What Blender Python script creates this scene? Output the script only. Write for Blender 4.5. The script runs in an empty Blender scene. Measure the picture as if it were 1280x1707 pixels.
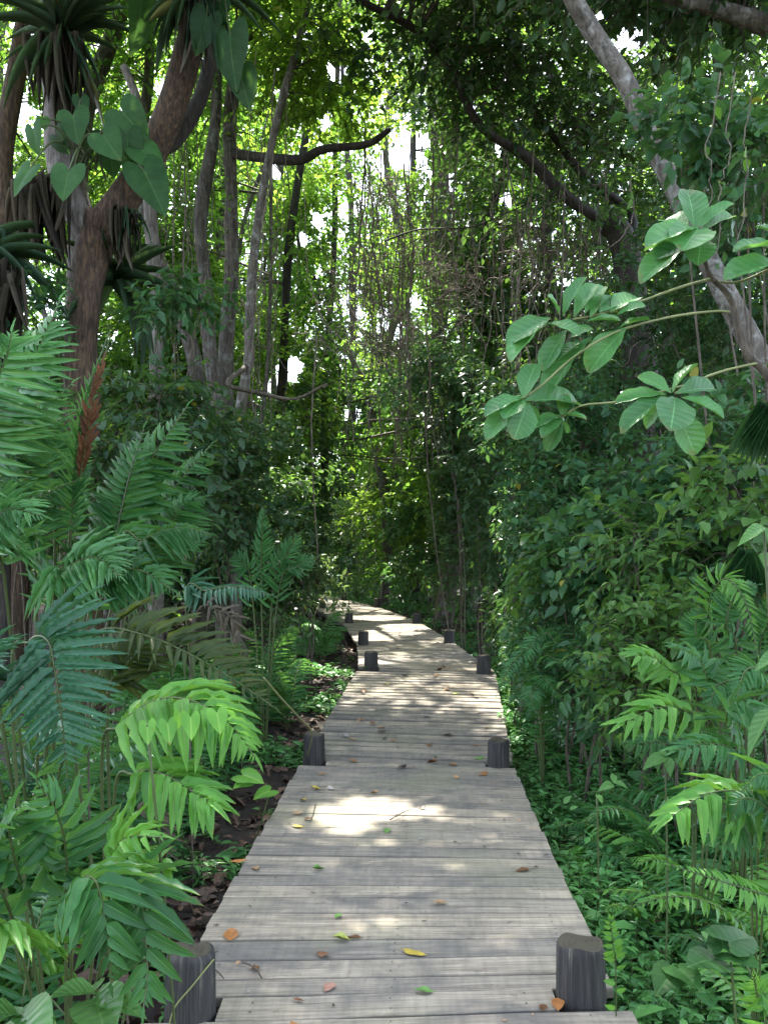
import bpy, math, random
import numpy as np
from mathutils import Vector, Matrix, Euler

# ------------------------------------------------------------------ camera, sky, sun, exposure
SC = bpy.context.scene
COL = SC.collection
RNG = np.random.default_rng(7)
random.seed(7)
F = 1478.0                                   # focal length in photo pixels (1280 x 1707)
PITCH = math.atan((930 - 853.5) / F)         # the camera looks slightly up
CAM = np.array([0.0, 0.0, 1.5])
cam = bpy.data.cameras.new('camera')
camo = bpy.data.objects.new('camera', cam)
COL.objects.link(camo)
camo.location = CAM
camo.rotation_euler = (math.pi / 2 + PITCH, 0, 0)
cam.sensor_fit = 'VERTICAL'
cam.sensor_height = 36.0
cam.lens = 36.0 * F / 1707
cam.clip_start = 0.05
cam.clip_end = 2000
SC.camera = camo

SUN_EL, SUN_AZ = math.radians(60), math.radians(-12)      # ahead of the camera, a little to the left
SUN = np.array([math.sin(SUN_AZ) * math.cos(SUN_EL), math.cos(SUN_AZ) * math.cos(SUN_EL), math.sin(SUN_EL)])
world = bpy.data.worlds.new('World')
SC.world = world
world.use_nodes = True
wn = world.node_tree
sky = wn.nodes.new('ShaderNodeTexSky')
sky.sky_type = 'NISHITA'
sky.sun_disc = False
sky.sun_elevation = SUN_EL
sky.sun_rotation = SUN_AZ
sky.dust_density = 2.0
bg = wn.nodes['Background']
hs = wn.nodes.new('ShaderNodeHueSaturation')            # the camera's warm white balance for open shade
hs.inputs['Saturation'].default_value = 0.62
wn.links.new(sky.outputs[0], hs.inputs['Color'])
wn.links.new(hs.outputs[0], bg.inputs[0])
bg.inputs[1].default_value = 0.15
sl = bpy.data.lights.new('sun', 'SUN')
sl.energy = 3.4
sl.angle = math.radians(0.5)
sl.color = (1.0, 0.95, 0.86)
slo = bpy.data.objects.new('sun', sl)
COL.objects.link(slo)
slo.rotation_euler = Vector(SUN).to_track_quat('Z', 'Y').to_euler()
SC.view_settings.view_transform = 'Standard'
SC.view_settings.look = 'None'
SC.view_settings.gamma = 1.0
SC.view_settings.exposure = 2.6
SC.cycles.max_bounces = 7
SC.cycles.diffuse_bounces = 4
SC.cycles.transmission_bounces = 4
SC.cycles.glossy_bounces = 2
SC.cycles.sample_clamp_indirect = 8.0
SC.cycles.caustics_reflective = False
SC.cycles.caustics_refractive = False

# ------------------------------------------------------------------ helpers
def P(px, py, d):
    """the point at photo pixel (px, py), d metres ahead"""
    x = (px - 640) / F
    u = (853.5 - py) / F
    v = np.array([x, math.cos(PITCH) - u * math.sin(PITCH), math.sin(PITCH) + u * math.cos(PITCH)])
    return CAM + v * (d / v[1])

def unit(a):
    return a / np.maximum(np.linalg.norm(a, axis=-1, keepdims=True), 1e-9)

def curve(pts, n):
    """Catmull-Rom through pts (rows of any width), n samples"""
    p = np.asarray(pts, float)
    if len(p) == 2:
        t = np.linspace(0, 1, n)[:, None]
        return p[0] * (1 - t) + p[1] * t
    q = np.vstack([2 * p[0] - p[1], p, 2 * p[-1] - p[-2]])
    s = np.linspace(0, len(p) - 1, n)
    i = np.minimum(s.astype(int), len(p) - 2)
    t = (s - i)[:, None]
    a, b, c, d = q[i], q[i + 1], q[i + 2], q[i + 3]
    return 0.5 * (2 * b + (c - a) * t + (2 * a - 5 * b + 4 * c - d) * t ** 2 + (3 * b - a - 3 * c + d) * t ** 3)

def tag(o, label=None, cat=None, group=None, kind=None):
    for k, v in (('label', label), ('category', cat), ('group', group), ('kind', kind)):
        if v:
            o[k] = v
    return o

def thing(name, loc, label, cat, group=None):
    o = bpy.data.objects.new(name, None)
    COL.objects.link(o)
    o.location = [float(x) for x in loc]
    o.empty_display_size = 0.2
    return tag(o, label, cat, group)

class Geo:
    """collects pieces and links them as one mesh"""
    def __init__(self):
        self.v, self.f, self.t, self.u, self.n = [], [], [], [], 0
    def add(self, v, faces, tint=0.5, uv=None, mat=0):
        v = np.asarray(v, float).reshape(-1, 3)
        k = len(v)
        self.v.append(v)
        for fa in faces:
            fa = np.asarray(fa, int)
            if fa.size:
                self.f.append((fa + self.n, mat))
        self.t.append(np.broadcast_to(np.asarray(tint, float), (k,)))
        self.u.append(np.zeros((k, 2)) if uv is None else np.asarray(uv, float).reshape(k, 2))
        self.n += k
    def mesh(self, name, mats, origin=None, smooth=True):
        me = bpy.data.meshes.new(name)
        for m in mats:
            me.materials.append(m)
        if not self.v:
            return me
        v = np.vstack(self.v)
        if origin is not None:
            v = v - np.asarray(origin, float)
        li = np.concatenate([f.ravel() for f, m in self.f])
        tot = np.concatenate([np.full(len(f), f.shape[1]) for f, m in self.f])
        mi = np.concatenate([np.full(len(f), m) for f, m in self.f])
        st = np.concatenate([[0], np.cumsum(tot)[:-1]])
        me.vertices.add(len(v)); me.vertices.foreach_set('co', v.ravel().astype(np.float32))
        me.loops.add(len(li)); me.loops.foreach_set('vertex_index', li.astype(np.int32))
        me.polygons.add(len(tot)); me.polygons.foreach_set('loop_start', st.astype(np.int32))
        me.polygons.foreach_set('material_index', mi.astype(np.int32))
        me.polygons.foreach_set('use_smooth', np.full(len(tot), smooth))
        me.attributes.new('tint', 'FLOAT', 'POINT').data.foreach_set('value', np.concatenate(self.t).astype(np.float32))
        me.attributes.new('leafuv', 'FLOAT2', 'POINT').data.foreach_set('vector', np.vstack(self.u).ravel().astype(np.float32))
        me.update(calc_edges=True)
        return me
    def build(self, name, mats, parent=None, smooth=True, at=None):
        """link as one object; at = its origin in world space (default: the parent's place)"""
        if not isinstance(mats, (list, tuple)):
            mats = [mats]
        org = np.array(parent.location) if (parent is not None and parent.parent is None and parent.type == 'EMPTY') else None
        if at is not None:
            org = np.asarray(at, float)
        me = self.mesh(name, mats, org, smooth)
        o = bpy.data.objects.new(name, me)
        COL.objects.link(o)
        if parent is not None:
            o.parent = parent
        elif at is not None:
            o.location = [float(x) for x in at]
        return o

def tube(G, pts, rad, ns=8, mat=0, wob=0.0, tint=0.5, caps=True, seed=0):
    pts = np.asarray(pts, float)
    n = len(pts)
    rad = np.broadcast_to(np.asarray(rad, float), (n,))
    T = unit(np.gradient(pts, axis=0))
    ref = np.array([0, 0, 1.0]) if abs(T[0][2]) < 0.9 else np.array([1.0, 0, 0])
    N = np.zeros_like(T)
    nn = ref
    for i in range(n):
        nn = nn - T[i] * np.dot(nn, T[i])
        nn = nn / np.linalg.norm(nn)
        N[i] = nn
    B = np.cross(T, N)
    a = np.linspace(0, 2 * np.pi, ns, endpoint=False)
    L = np.concatenate([[0], np.cumsum(np.linalg.norm(np.diff(pts, axis=0), axis=1))])
    r = rad[:, None] * np.ones((1, ns))
    if wob:
        rs = np.random.default_rng(seed + 11)
        ph = rs.random(6) * 6.28
        m = rad.max()
        r = r * (1 + wob * (np.sin(2 * a[None] + ph[0] + L[:, None] * 1.3 / (m * 6)) + 0.7 * np.sin(3 * a[None] + ph[1] - L[:, None] * 0.8 / (m * 5))
                            + 0.6 * np.sin(5 * a[None] + ph[2] + L[:, None] * 0.5 / (m * 4)) + 0.8 * np.sin(ph[3] + L[:, None] * 1.0 / (m * 3))))
    V = pts[:, None] + r[..., None] * (np.cos(a)[None, :, None] * N[:, None] + np.sin(a)[None, :, None] * B[:, None])
    i = np.arange(n - 1)[:, None] * ns
    j = np.arange(ns)[None]
    j2 = (j + 1) % ns
    q = np.stack([i + j, i + j2, i + ns + j2, i + ns + j], -1).reshape(-1, 4)
    uv = np.stack(np.broadcast_arrays(a[None] / 6.283, L[:, None]), -1)
    fs = [q]
    if caps:
        fs += [np.arange(ns)[None, ::-1], (np.arange(ns) + (n - 1) * ns)[None]]
    G.add(V, fs, tint, uv.reshape(-1, 2), mat)

def sticks(G, p0, p1, r0, r1, mat=0, tint=0.5):
    """many thin three-sided rods at once"""
    p0, p1 = np.asarray(p0, float), np.asarray(p1, float)
    n = len(p0)
    if not n:
        return
    r0 = np.broadcast_to(r0, (n,)); r1 = np.broadcast_to(r1, (n,))
    T = unit(p1 - p0)
    ref = np.where(np.abs(T[:, 2:3]) < 0.9, [[0, 0, 1.0]], [[1.0, 0, 0]])
    N = unit(np.cross(T, ref)); B = np.cross(T, N)
    a = np.array([0, 2.094, 4.189])
    ring = np.cos(a)[None, :, None] * N[:, None] + np.sin(a)[None, :, None] * B[:, None]
    V = np.concatenate([p0[:, None] + ring * r0[:, None, None], p1[:, None] + ring * r1[:, None, None]], 1)
    q = np.array([[0, 1, 4, 3], [1, 2, 5, 4], [2, 0, 3, 5]])
    G.add(V, [(q[None] + np.arange(n)[:, None, None] * 6).reshape(-1, 4)], tint, None, mat)

# leaf templates: (verts (x across, y along, z up), uv, tris, quads)
def strip_template(n, half, wave=0.0, fold=0.15, droop=0.15, nw=7, ph=0.0, teeth=0.0):
    """a leaf of n lengthwise rows; half(t) = half width as a share of full width"""
    t = np.linspace(0, 1, n)
    h = half(t)
    if teeth:
        h = h * (1 + teeth * np.sign(np.sin(np.arange(n) * np.pi + 0.5)))
    V, U = [], []
    for k, x in enumerate((-1, 0, 1)):
        w = wave * np.sin(t * nw * 6.283 / 2 + ph + (1.7 if x > 0 else 0)) * abs(x) * np.sin(np.pi * t) ** 0.5
        V.append(np.stack([x * h, t, abs(x) * h * fold - droop * t ** 2 + w], -1))
        U.append(np.stack([np.full(n, x * 1.0), t], -1))
    V = np.stack(V, 1).reshape(-1, 3); U = np.stack(U, 1).reshape(-1, 2)
    q = []
    for i in range(n - 1):
        for k in (0, 1):
            q.append([i * 3 + k, i * 3 + k + 1, i * 3 + 3 + k + 1, i * 3 + 3 + k])
    return V, U, np.zeros((0, 3), int), np.array(q)

ovate = lambda t: 0.5 * np.clip(np.sin(np.pi * t ** 0.75), 0, 1) ** 0.9 + 0.004
lance = lambda t: 0.5 * np.clip(np.minimum(t / 0.12, 1) ** 0.5 * (1 - t ** 2.2) ** 0.9, 0, 1) + 0.004
obov = lambda t: 0.5 * np.where(t < .6, .10 + .90 * np.sin(np.pi / 2 * np.clip(t / .6, 0, 1)) ** 1.25, np.sqrt(np.clip(1 - ((t - .6) / .405) ** 2.4, 0, 1)))
strap = lambda t: 0.5 * np.clip(np.minimum(t / 0.06, 1) ** 0.5 * (1 - t ** 3), 0, 1) + 0.003
T_FAR = (np.array([[0, 0, 0], [-.5, .42, .12], [.5, .42, .12], [0, 1, -.08]]), np.array([[0, 0], [-1, .4], [1, .4], [0, 1]]),
         np.array([[0, 3, 1], [0, 2, 3]]), np.zeros((0, 4), int))
T_MID = strip_template(4, ovate, 0, 0.22, 0.18)
T_OVAL = strip_template(7, ovate, 0.0, 0.2, 0.2)
T_BIG = strip_template(16, obov, 0.02, 0.28, 0.22, 5)
T_SEED = strip_template(10, ovate, 0.012, 0.25, 0.3, 6)
T_LEAFLET = [strip_template(9, lance, 0.030, 0.22, 0.24, 7, k * 1.3) for k in range(3)]
T_TOOTH = [strip_template(17, lance, 0.014, 0.2, 0.12, 9, k * 1.3, 0.14) for k in range(3)]
T_SWORD = [strip_template(5, lance, 0.01, 0.18, 0.12, 5, k) for k in range(3)]
T_STRAP = [strip_template(12, strap, 0.0, 0.3, d, 3, 0) for d in (0.1, 0.35, 0.6)]
T_LITTER = [strip_template(6, ovate, 0.06, f, d, 3, k) for k, (f, d) in enumerate(((0.35, -0.2), (-0.3, 0.15), (0.5, -0.3), (0.15, 0.1)))]

def leaves(G, T, O, A, N, L, W=0.5, tint=0.5, mat=0):
    """a leaf of template T at each O, pointing along A, facing N, L long and W*L wide"""
    O, A, N = np.atleast_2d(O), unit(np.atleast_2d(A)), np.atleast_2d(N)
    n = len(O)
    if not n:
        return
    B = unit(np.cross(A, N))
    N = np.cross(B, A)
    L = np.broadcast_to(np.asarray(L, float), (n,)); W = np.broadcast_to(np.asarray(W, float), (n,))
    tv, tu, tri, quad = T
    k = len(tv)
    V = O[:, None] + L[:, None, None] * (tv[None, :, 0:1] * W[:, None, None] * B[:, None] + tv[None, :, 1:2] * A[:, None] + tv[None, :, 2:3] * N[:, None])
    off = (np.arange(n) * k)[:, None, None]
    fs = [(x[None] + off).reshape(-1, x.shape[1]) for x in (tri, quad) if len(x)]
    tint = np.repeat(np.broadcast_to(np.asarray(tint, float), (n,)), k)
    G.add(V, fs, tint, np.tile(tu, (n, 1)), mat)

# ------------------------------------------------------------------ boardwalk line and the clearings in the canopy
NODES = [((-.80, .9), (.72, 1.0), 0.0), ((-.745, 2.95), (.79, 3.03), 0.0), ((-.60, 6.68), (.925, 6.43), 0.0), ((-.29, 10.4), (1.25, 10.1), .22),
         ((-.41, 13.6), (1.03, 14.2), .20), ((-.76, 17.0), (.66, 17.8), .24), ((-1.6, 21.3), (-.15, 22.3), .27), ((-2.85, 25.4), (-1.35, 26.6), .30),
         ((-5.0, 30.6), (-3.6, 32.2), .30), ((-8.2, 35.4), (-7.0, 37.2), .30)]
_ny = [(a[1] + b[1]) / 2 for a, b, z in NODES]
_nx = [(a[0] + b[0]) / 2 for a, b, z in NODES]
_nz = [z for a, b, z in NODES]
path_x = lambda y: np.interp(y, _ny, _nx)
path_z = lambda y: np.interp(y, _ny, _nz)

def ground_z(x, y):
    x, y = np.asarray(x, float), np.asarray(y, float)
    off = np.abs(x - path_x(y))
    return (-.24 + path_z(y) * 0.9 + 0.05 * np.sin(x * 1.7 + y * .6) + 0.04 * np.sin(y * 1.9 - x * .7) + 0.02 * np.sin(x * 4.1) * np.sin(y * 3.7)
            + np.clip(off - 1.2, 0, 6) * 0.035)

# rays along which the sun gets through to the boards and the ground: (point on the ground, radius)
SUN_HOLES = [(np.array([-.36, 5.3, 0]), .20), (np.array([-.12, 5.45, 0]), .22), (np.array([-.15, 5.1, 0]), .2), (np.array([.18, 5.35, 0]), .2),
             (np.array([-.2, 14.4, .2]), .5), (np.array([.1, 15.4, .2]), .55), (np.array([-.9, 12.4, 0]), .45), (np.array([-.2, 18.6, .2]), .7),
             (np.array([-1.5, 24.5, .2]), .7),
             (np.array([-.9, 12.5, 1.0]), .5), (np.array([-1.7, 13.0, 2.2]), .7), (np.array([.2, 17.5, 2.0]), .6)]
# openings through which the bright sky shows deep in the wood: (photo pixel, cone radius in pixels, from depth)
SKY_GAPS = [((682, 258), 26, 8), ((705, 235), 20, 8), ((655, 270), 14, 8), ((482, 618), 24, 9), ((462, 640), 15, 9), ((588, 690), 15, 9), ((654, 545), 13, 9), ((640, 520), 9, 9), ((690, 500), 12, 9),
            ((460, 285), 18, 8), ((830, 250), 13, 8), ((845, 330), 13, 8), ((35, 180), 22, 8), ((45, 220), 16, 8), ((1048, 66), 30, 7), ((1100, 150), 14, 8), ((560, 120), 18, 9), ((505, 60), 14, 9), ((610, 60), 14, 9), ((470, 150), 14, 9), ((540, 200), 14, 9), ((745, 300), 16, 9), ((270, 150), 16, 9),
            ((1000, 30), 18, 7), ((170, 70), 18, 10), ((340, 20), 14, 10), ((530, 365), 16, 9), ((790, 180), 12, 9), ((1030, 655), 10, 8), ((1205, 640), 14, 8), ((505, 400), 14, 9)]

def keep_leaf(p, gaps=True, sun=True):
    """False for leaves that would hang in the walkway or in one of the clearings"""
    k = ~((np.abs(p[:, 0] - path_x(p[:, 1])) < 0.80) & (p[:, 2] < 2.5 + .02 * p[:, 1]) & (p[:, 1] < 33))
    k &= ~((np.abs(p[:, 0]) < 1.2 + .1 * p[:, 1]) & (p[:, 1] < 3.5) & (p[:, 2] < 4))
    if sun:
        for c, r in SUN_HOLES:
            d = p - c
            s = d @ SUN
            q = d - s[:, None] * SUN
            k &= (np.einsum('ij,ij->i', q, q) > r * r) | (s < 0.25)
    if gaps:
        y = np.maximum(p[:, 1], .1)
        for (px, py), r, d0 in SKY_GAPS:
            c = P(px, py, 1.0) - CAM
            qx = (p[:, 0] - CAM[0]) / y - c[0]
            qz = (p[:, 2] - CAM[2]) / y - c[2]
            rr = (r / F) * (0.75 + 0.5 * np.abs(np.sin(p[:, 0] * 3.1 + p[:, 2] * 2.3)))
            k &= (qx * qx + qz * qz > rr * rr) | (y < d0)
    return k

# ------------------------------------------------------------------ materials
def nt(name):
    m = bpy.data.materials.new(name)
    m.use_nodes = True
    t = m.node_tree
    b = t.nodes['Principled BSDF']
    return m, t, b, t.nodes['Material Output']

def node(t, kind, **kw):
    n = t.nodes.new(kind)
    for k, v in kw.items():
        if k.startswith('i_'):
            n.inputs[k[2:].replace('_', ' ')].default_value = v
        else:
            setattr(n, k, v)
    return n

def ramp(t, src, stops):
    r = t.nodes.new('ShaderNodeValToRGB')
    e = r.color_ramp.elements
    e[0].position, e[0].color = stops[0][0], (*stops[0][1], 1)
    e[1].position, e[1].color = stops[-1][0], (*stops[-1][1], 1)
    for p, c in stops[1:-1]:
        x = e.new(p); x.color = (*c, 1)
    t.links.new(src, r.inputs[0])
    return r.outputs[0]

def math_(t, op, a, b=None, c=None):
    n = t.nodes.new('ShaderNodeMath'); n.operation = op
    for i, x in enumerate((a, b, c)):
        if x is None:
            continue
        if isinstance(x, (int, float)):
            n.inputs[i].default_value = x
        else:
            t.links.new(x, n.inputs[i])
    return n.outputs[0]

def mixc(t, fac, a, b, mode='MIX'):
    n = t.nodes.new('ShaderNodeMix'); n.data_type = 'RGBA'; n.blend_type = mode
    for s, x in ((n.inputs[0], fac), (n.inputs[6], a), (n.inputs[7], b)):
        if isinstance(x, (int, float)):
            s.default_value = x
        elif isinstance(x, tuple):
            s.default_value = (*x, 1)
        else:
            t.links.new(x, s)
    return n.outputs[2]

def leaf_mat(name, dark, light, trans, rough=0.42, tf=0.4, veins=0.0, lat=0.0, odd=(0.30, 0.26, 0.03), odd_at=0.985, rib=0.05, nlat=13, patch=2.0, worn=0.0, bump=0.35, spec=0.28):
    m, t, b, out = nt(name)
    at = node(t, 'ShaderNodeAttribute', attribute_name='tint')
    col = ramp(t, at.outputs['Fac'], [(0.0, dark), (0.75, light), (odd_at, light), (min(odd_at + .006, 1), odd)])
    geo = node(t, 'ShaderNodeNewGeometry')
    nz = node(t, 'ShaderNodeTexNoise', i_Scale=patch, i_Detail=3.0)
    t.links.new(geo.outputs['Position'], nz.inputs['Vector'])
    col = mixc(t, 0.55, col, ramp(t, nz.outputs[0], [(0.3, (0.35, 0.42, 0.4)), (0.5, (.75, .78, .72)), (0.72, (1.0, 1.0, 0.85))]), 'MULTIPLY')
    if veins:
        uv = node(t, 'ShaderNodeAttribute', attribute_name='leafuv')
        sx = node(t, 'ShaderNodeSeparateXYZ')
        t.links.new(uv.outputs['Vector'], sx.inputs[0])
        ax = math_(t, 'ABSOLUTE', sx.outputs[0])
        mid = math_(t, 'SMOOTH_MIN', math_(t, 'LESS_THAN', ax, rib), 1.0, 0.0)
        fac = mid
        if lat:
            s = math_(t, 'SINE', math_(t, 'MULTIPLY', math_(t, 'SUBTRACT', sx.outputs[1], math_(t, 'MULTIPLY', ax, 0.22)), nlat * 6.283))
            l = math_(t, 'MULTIPLY', math_(t, 'GREATER_THAN', s, 0.90), lat)
            fac = math_(t, 'MAXIMUM', mid, l)
            bmp = node(t, 'ShaderNodeBump', i_Strength=bump, i_Distance=0.004)
            t.links.new(s, bmp.inputs['Height'])
            t.links.new(bmp.outputs[0], b.inputs['Normal'])
        col = mixc(t, math_(t, 'MULTIPLY', fac, veins), col, (min(light[0] * 2.6, .5), min(light[1] * 2.0, .55), min(light[2] * 2.4, .4)))
    if worn:
        w = node(t, 'ShaderNodeTexNoise', i_Scale=38.0, i_Detail=4.0, i_Roughness=.6)
        t.links.new(geo.outputs['Position'], w.inputs['Vector'])
        u2 = node(t, 'ShaderNodeAttribute', attribute_name='leafuv'); s2 = node(t, 'ShaderNodeSeparateXYZ'); t.links.new(u2.outputs['Vector'], s2.inputs[0])
        tipb = math_(t, 'MULTIPLY', math_(t, 'POWER', math_(t, 'MAXIMUM', s2.outputs[1], 0.0), 9.0), .22)
        sp = ramp(t, math_(t, 'ADD', w.outputs[0], tipb), [(.66, (0, 0, 0)), (.74, (1, 1, 1))])
        col = mixc(t, math_(t, 'MULTIPLY', sp, worn), col, (.16, .115, .035))
        big = node(t, 'ShaderNodeTexNoise', i_Scale=11.0, i_Detail=3.0)
        t.links.new(geo.outputs['Position'], big.inputs['Vector'])
        col = mixc(t, .6, col, ramp(t, big.outputs[0], [(.3, (.6, .66, .62)), (.6, (1.0, 1.0, .95)), (.75, (1.3, 1.2, .85))]), 'MULTIPLY')
    t.links.new(col, b.inputs['Base Color'])
    b.inputs['Roughness'].default_value = rough
    b.inputs['Specular IOR Level'].default_value = spec
    tr = node(t, 'ShaderNodeBsdfTranslucent')
    tc = mixc(t, 0.65, mixc(t, 1.0, col, (2.2, 2.2, 1.6), 'MULTIPLY'), trans)
    t.links.new(tc, tr.inputs[0])
    mx = node(t, 'ShaderNodeMixShader')
    mx.inputs[0].default_value = tf
    t.links.new(b.outputs[0], mx.inputs[1]); t.links.new(tr.outputs[0], mx.inputs[2])
    t.links.new(mx.outputs[0], out.inputs[0])
    return m

M = {}
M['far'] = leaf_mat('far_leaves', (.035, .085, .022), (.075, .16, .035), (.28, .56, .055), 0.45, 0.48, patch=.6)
M['sunny'] = leaf_mat('sunlit_leaves', (.06, .13, .02), (.13, .22, .035), (.44, .70, .08), 0.45, 0.56, patch=.6)  # sunlit copy of the canopy leaves: sun glow put into a yellower colour
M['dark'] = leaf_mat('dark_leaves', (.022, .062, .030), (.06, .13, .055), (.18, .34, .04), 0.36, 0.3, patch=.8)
M['shrub'] = leaf_mat('shrub_leaves', (.024, .085, .038), (.075, .185, .072), (.16, .32, .05), 0.34, 0.3, patch=1.4)
M['shrub_light'] = leaf_mat('light_shrub_leaves', (.05, .13, .04), (.11, .23, .06), (.26, .45, .06), 0.36, 0.35, patch=1.4)
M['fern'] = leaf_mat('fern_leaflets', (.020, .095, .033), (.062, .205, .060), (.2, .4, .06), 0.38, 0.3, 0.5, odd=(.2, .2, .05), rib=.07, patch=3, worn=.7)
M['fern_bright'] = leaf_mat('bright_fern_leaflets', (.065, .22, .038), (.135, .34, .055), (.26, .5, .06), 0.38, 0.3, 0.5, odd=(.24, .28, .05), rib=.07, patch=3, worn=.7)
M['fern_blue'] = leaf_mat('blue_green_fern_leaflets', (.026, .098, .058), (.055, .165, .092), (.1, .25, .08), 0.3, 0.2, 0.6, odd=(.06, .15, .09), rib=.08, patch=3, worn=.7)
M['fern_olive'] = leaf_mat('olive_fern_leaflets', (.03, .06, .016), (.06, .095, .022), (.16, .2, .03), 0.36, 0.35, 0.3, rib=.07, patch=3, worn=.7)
M['fern_pale'] = leaf_mat('pale_skylit_fern_leaflets', (.05, .19, .06), (.125, .33, .105), (.2, .42, .1), 0.30, 0.25, 0.6, rib=.07, patch=3, worn=.7, spec=.38)  # paler copy of the fern leaflets, sky light put into their colour
M['bigleaf'] = leaf_mat('big_leaves', (.04, .15, .045), (.085, .26, .075), (.2, .42, .06), 0.36, 0.25, 0.6, 0.3, odd=(.2, .25, .06), rib=.035, nlat=8, patch=5, worn=.6, bump=.14, spec=.4)
M['heart'] = leaf_mat('heart_leaves', (.014, .048, .018), (.05, .14, .04), (.14, .3, .05), 0.42, 0.25, 0.35, 0.2, rib=.03, nlat=5, patch=4, worn=.5, bump=.08, spec=.14)
M['strap'] = leaf_mat('strap_leaves', (.03, .07, .04), (.07, .13, .075), (.16, .26, .06), 0.4, 0.2, 0.25, odd=(.22, .2, .08), odd_at=.9, rib=.3, patch=4)
M['dry'] = leaf_mat('dry_strap_leaves', (.05, .042, .035), (.17, .14, .105), (.1, .08, .05), 0.7, 0.1, patch=6)
M['spore'] = leaf_mat('brown_spore_leaflets', (.07, .028, .012), (.14, .055, .02), (.1, .04, .01), 0.8, 0.08, patch=6)
M['herb'] = leaf_mat('herb_leaves', (.055, .185, .062), (.125, .33, .09), (.14, .32, .06), 0.38, 0.25, 0.2, patch=2.5)
M['seedling'] = leaf_mat('seedling_leaves', (.06, .16, .05), (.10, .24, .065), (.2, .4, .06), 0.36, 0.25, 0.4, 0.3, rib=.04, nlat=8, patch=5)
M['white_lit'] = leaf_mat('lit_glossy_shrub_leaves', (.05, .12, .05), (.12, .23, .09), (.3, .42, .08), 0.25, 0.3, patch=2, spec=.6)  # shrub leaves made paler, with the white light on them in the colour

def litter_mat(name, cols, rough=0.7):
    m, t, b, out = nt(name)
    at = node(t, 'ShaderNodeAttribute', attribute_name='tint')
    n = len(cols)
    col = ramp(t, at.outputs['Fac'], [(i / (n - 1), c) for i, c in enumerate(cols)])
    geo = node(t, 'ShaderNodeNewGeometry')
    nz = node(t, 'ShaderNodeTexNoise', i_Scale=45.0, i_Detail=4.0)
    t.links.new(geo.outputs['Position'], nz.inputs['Vector'])
    col = mixc(t, 0.6, col, ramp(t, nz.outputs[0], [(0.3, (.4, .36, .32)), (0.65, (1, 1, 1))]), 'MULTIPLY')
    t.links.new(col, b.inputs['Base Color'])
    b.inputs['Roughness'].default_value = rough
    return m

M['litter'] = litter_mat('dead_leaf_litter', [(.03, .018, .012), (.085, .046, .026), (.15, .088, .052), (.10, .07, .055), (.27, .165, .10)])
FALLEN = {}
for nm, c in (('yellow', (.55, .42, .06)), ('orange', (.42, .17, .045)), ('brown', (.19, .085, .035)), ('tan', (.45, .27, .13)), ('pink', (.40, .21, .15)),
              ('green', (.15, .32, .07)), ('lime', (.42, .48, .10)), ('grey', (.33, .32, .31)), ('dark', (.05, .032, .025)), ('white', (.62, .60, .55))):
    FALLEN[nm] = litter_mat(nm + '_fallen_leaf', [tuple(x * .8 for x in c), tuple(min(x * 1.15, .8) for x in c)], 0.55)

def bark_mat(name, a, b_, lich=None, amt=0.0, sc=1.0, depth=0.02, moss=None):
    m, t, b, out = nt(name)
    uv = node(t, 'ShaderNodeTexCoord')
    mp = node(t, 'ShaderNodeMapping')
    mp.inputs['Scale'].default_value = (9 * sc, 9 * sc, 1.6 * sc)
    t.links.new(uv.outputs['Object'], mp.inputs[0])
    n1 = node(t, 'ShaderNodeTexNoise', i_Scale=2.2, i_Detail=8.0, i_Roughness=0.65, i_Distortion=0.6)
    t.links.new(mp.outputs[0], n1.inputs['Vector'])
    n2 = node(t, 'ShaderNodeTexNoise', i_Scale=4.0 * sc, i_Detail=6.0, i_Roughness=0.6)
    t.links.new(uv.outputs['Object'], n2.inputs['Vector'])
    col = ramp(t, n1.outputs[0], [(0.3, tuple(x * .35 for x in a)), (0.48, a), (0.7, b_)])
    col = mixc(t, 0.5, col, ramp(t, n2.outputs[0], [(.3, (.45, .45, .45)), (.7, (1.1, 1.1, 1.1))]), 'MULTIPLY')
    if lich:
        n3 = node(t, 'ShaderNodeTexNoise', i_Scale=8.0, i_Detail=9.0, i_Roughness=0.68, i_Distortion=.6)
        t.links.new(uv.outputs['Object'], n3.inputs['Vector'])
        msk = ramp(t, n3.outputs[0], [(.58 - amt * .22, (0, 0, 0)), (.74 - amt * .22, (1, 1, 1))])
        col = mixc(t, math_(t, 'MULTIPLY', msk, .8), col, lich)
    t.links.new(col, b.inputs['Base Color'])
    b.inputs['Roughness'].default_value = 0.85
    bm = node(t, 'ShaderNodeBump', i_Strength=0.9, i_Distance=depth)
    t.links.new(n1.outputs[0], bm.inputs['Height'])
    t.links.new(bm.outputs[0], b.inputs['Normal'])
    return m

M['bark'] = bark_mat('grey_brown_bark', (.09, .075, .06), (.20, .18, .155), (.26, .28, .26), .25)
M['bark_dark'] = bark_mat('dark_bark', (.035, .028, .022), (.085, .07, .055))
M['bark_red'] = bark_mat('red_brown_bark', (.075, .048, .03), (.225, .14, .08), None, 0, 1.8, .03)
M['bark_pale'] = bark_mat('pale_lichen_bark', (.13, .112, .09), (.25, .225, .19), (.42, .42, .39), .3, 1.2, .012)
M['bark_flaky'] = bark_mat('flaky_grey_bark', (.20, .17, .145), (.42, .39, .35), None, 0, 1.4, .03)
M['twig'] = bark_mat('twig_bark', (.09, .07, .05), (.2, .165, .12), None, 0, 3, .004)
M['liana'] = bark_mat('liana_bark', (.13, .10, .075), (.30, .25, .19), None, 0, 3, .004)
M['stem'] = leaf_mat('green_stems', (.05, .075, .03), (.10, .13, .045), (.08, .1, .03), 0.5, 0.02)
M['stem_pale'] = leaf_mat('pale_green_stems', (.18, .2, .08), (.28, .3, .13), (.1, .1, .03), 0.5, 0.02)

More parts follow.
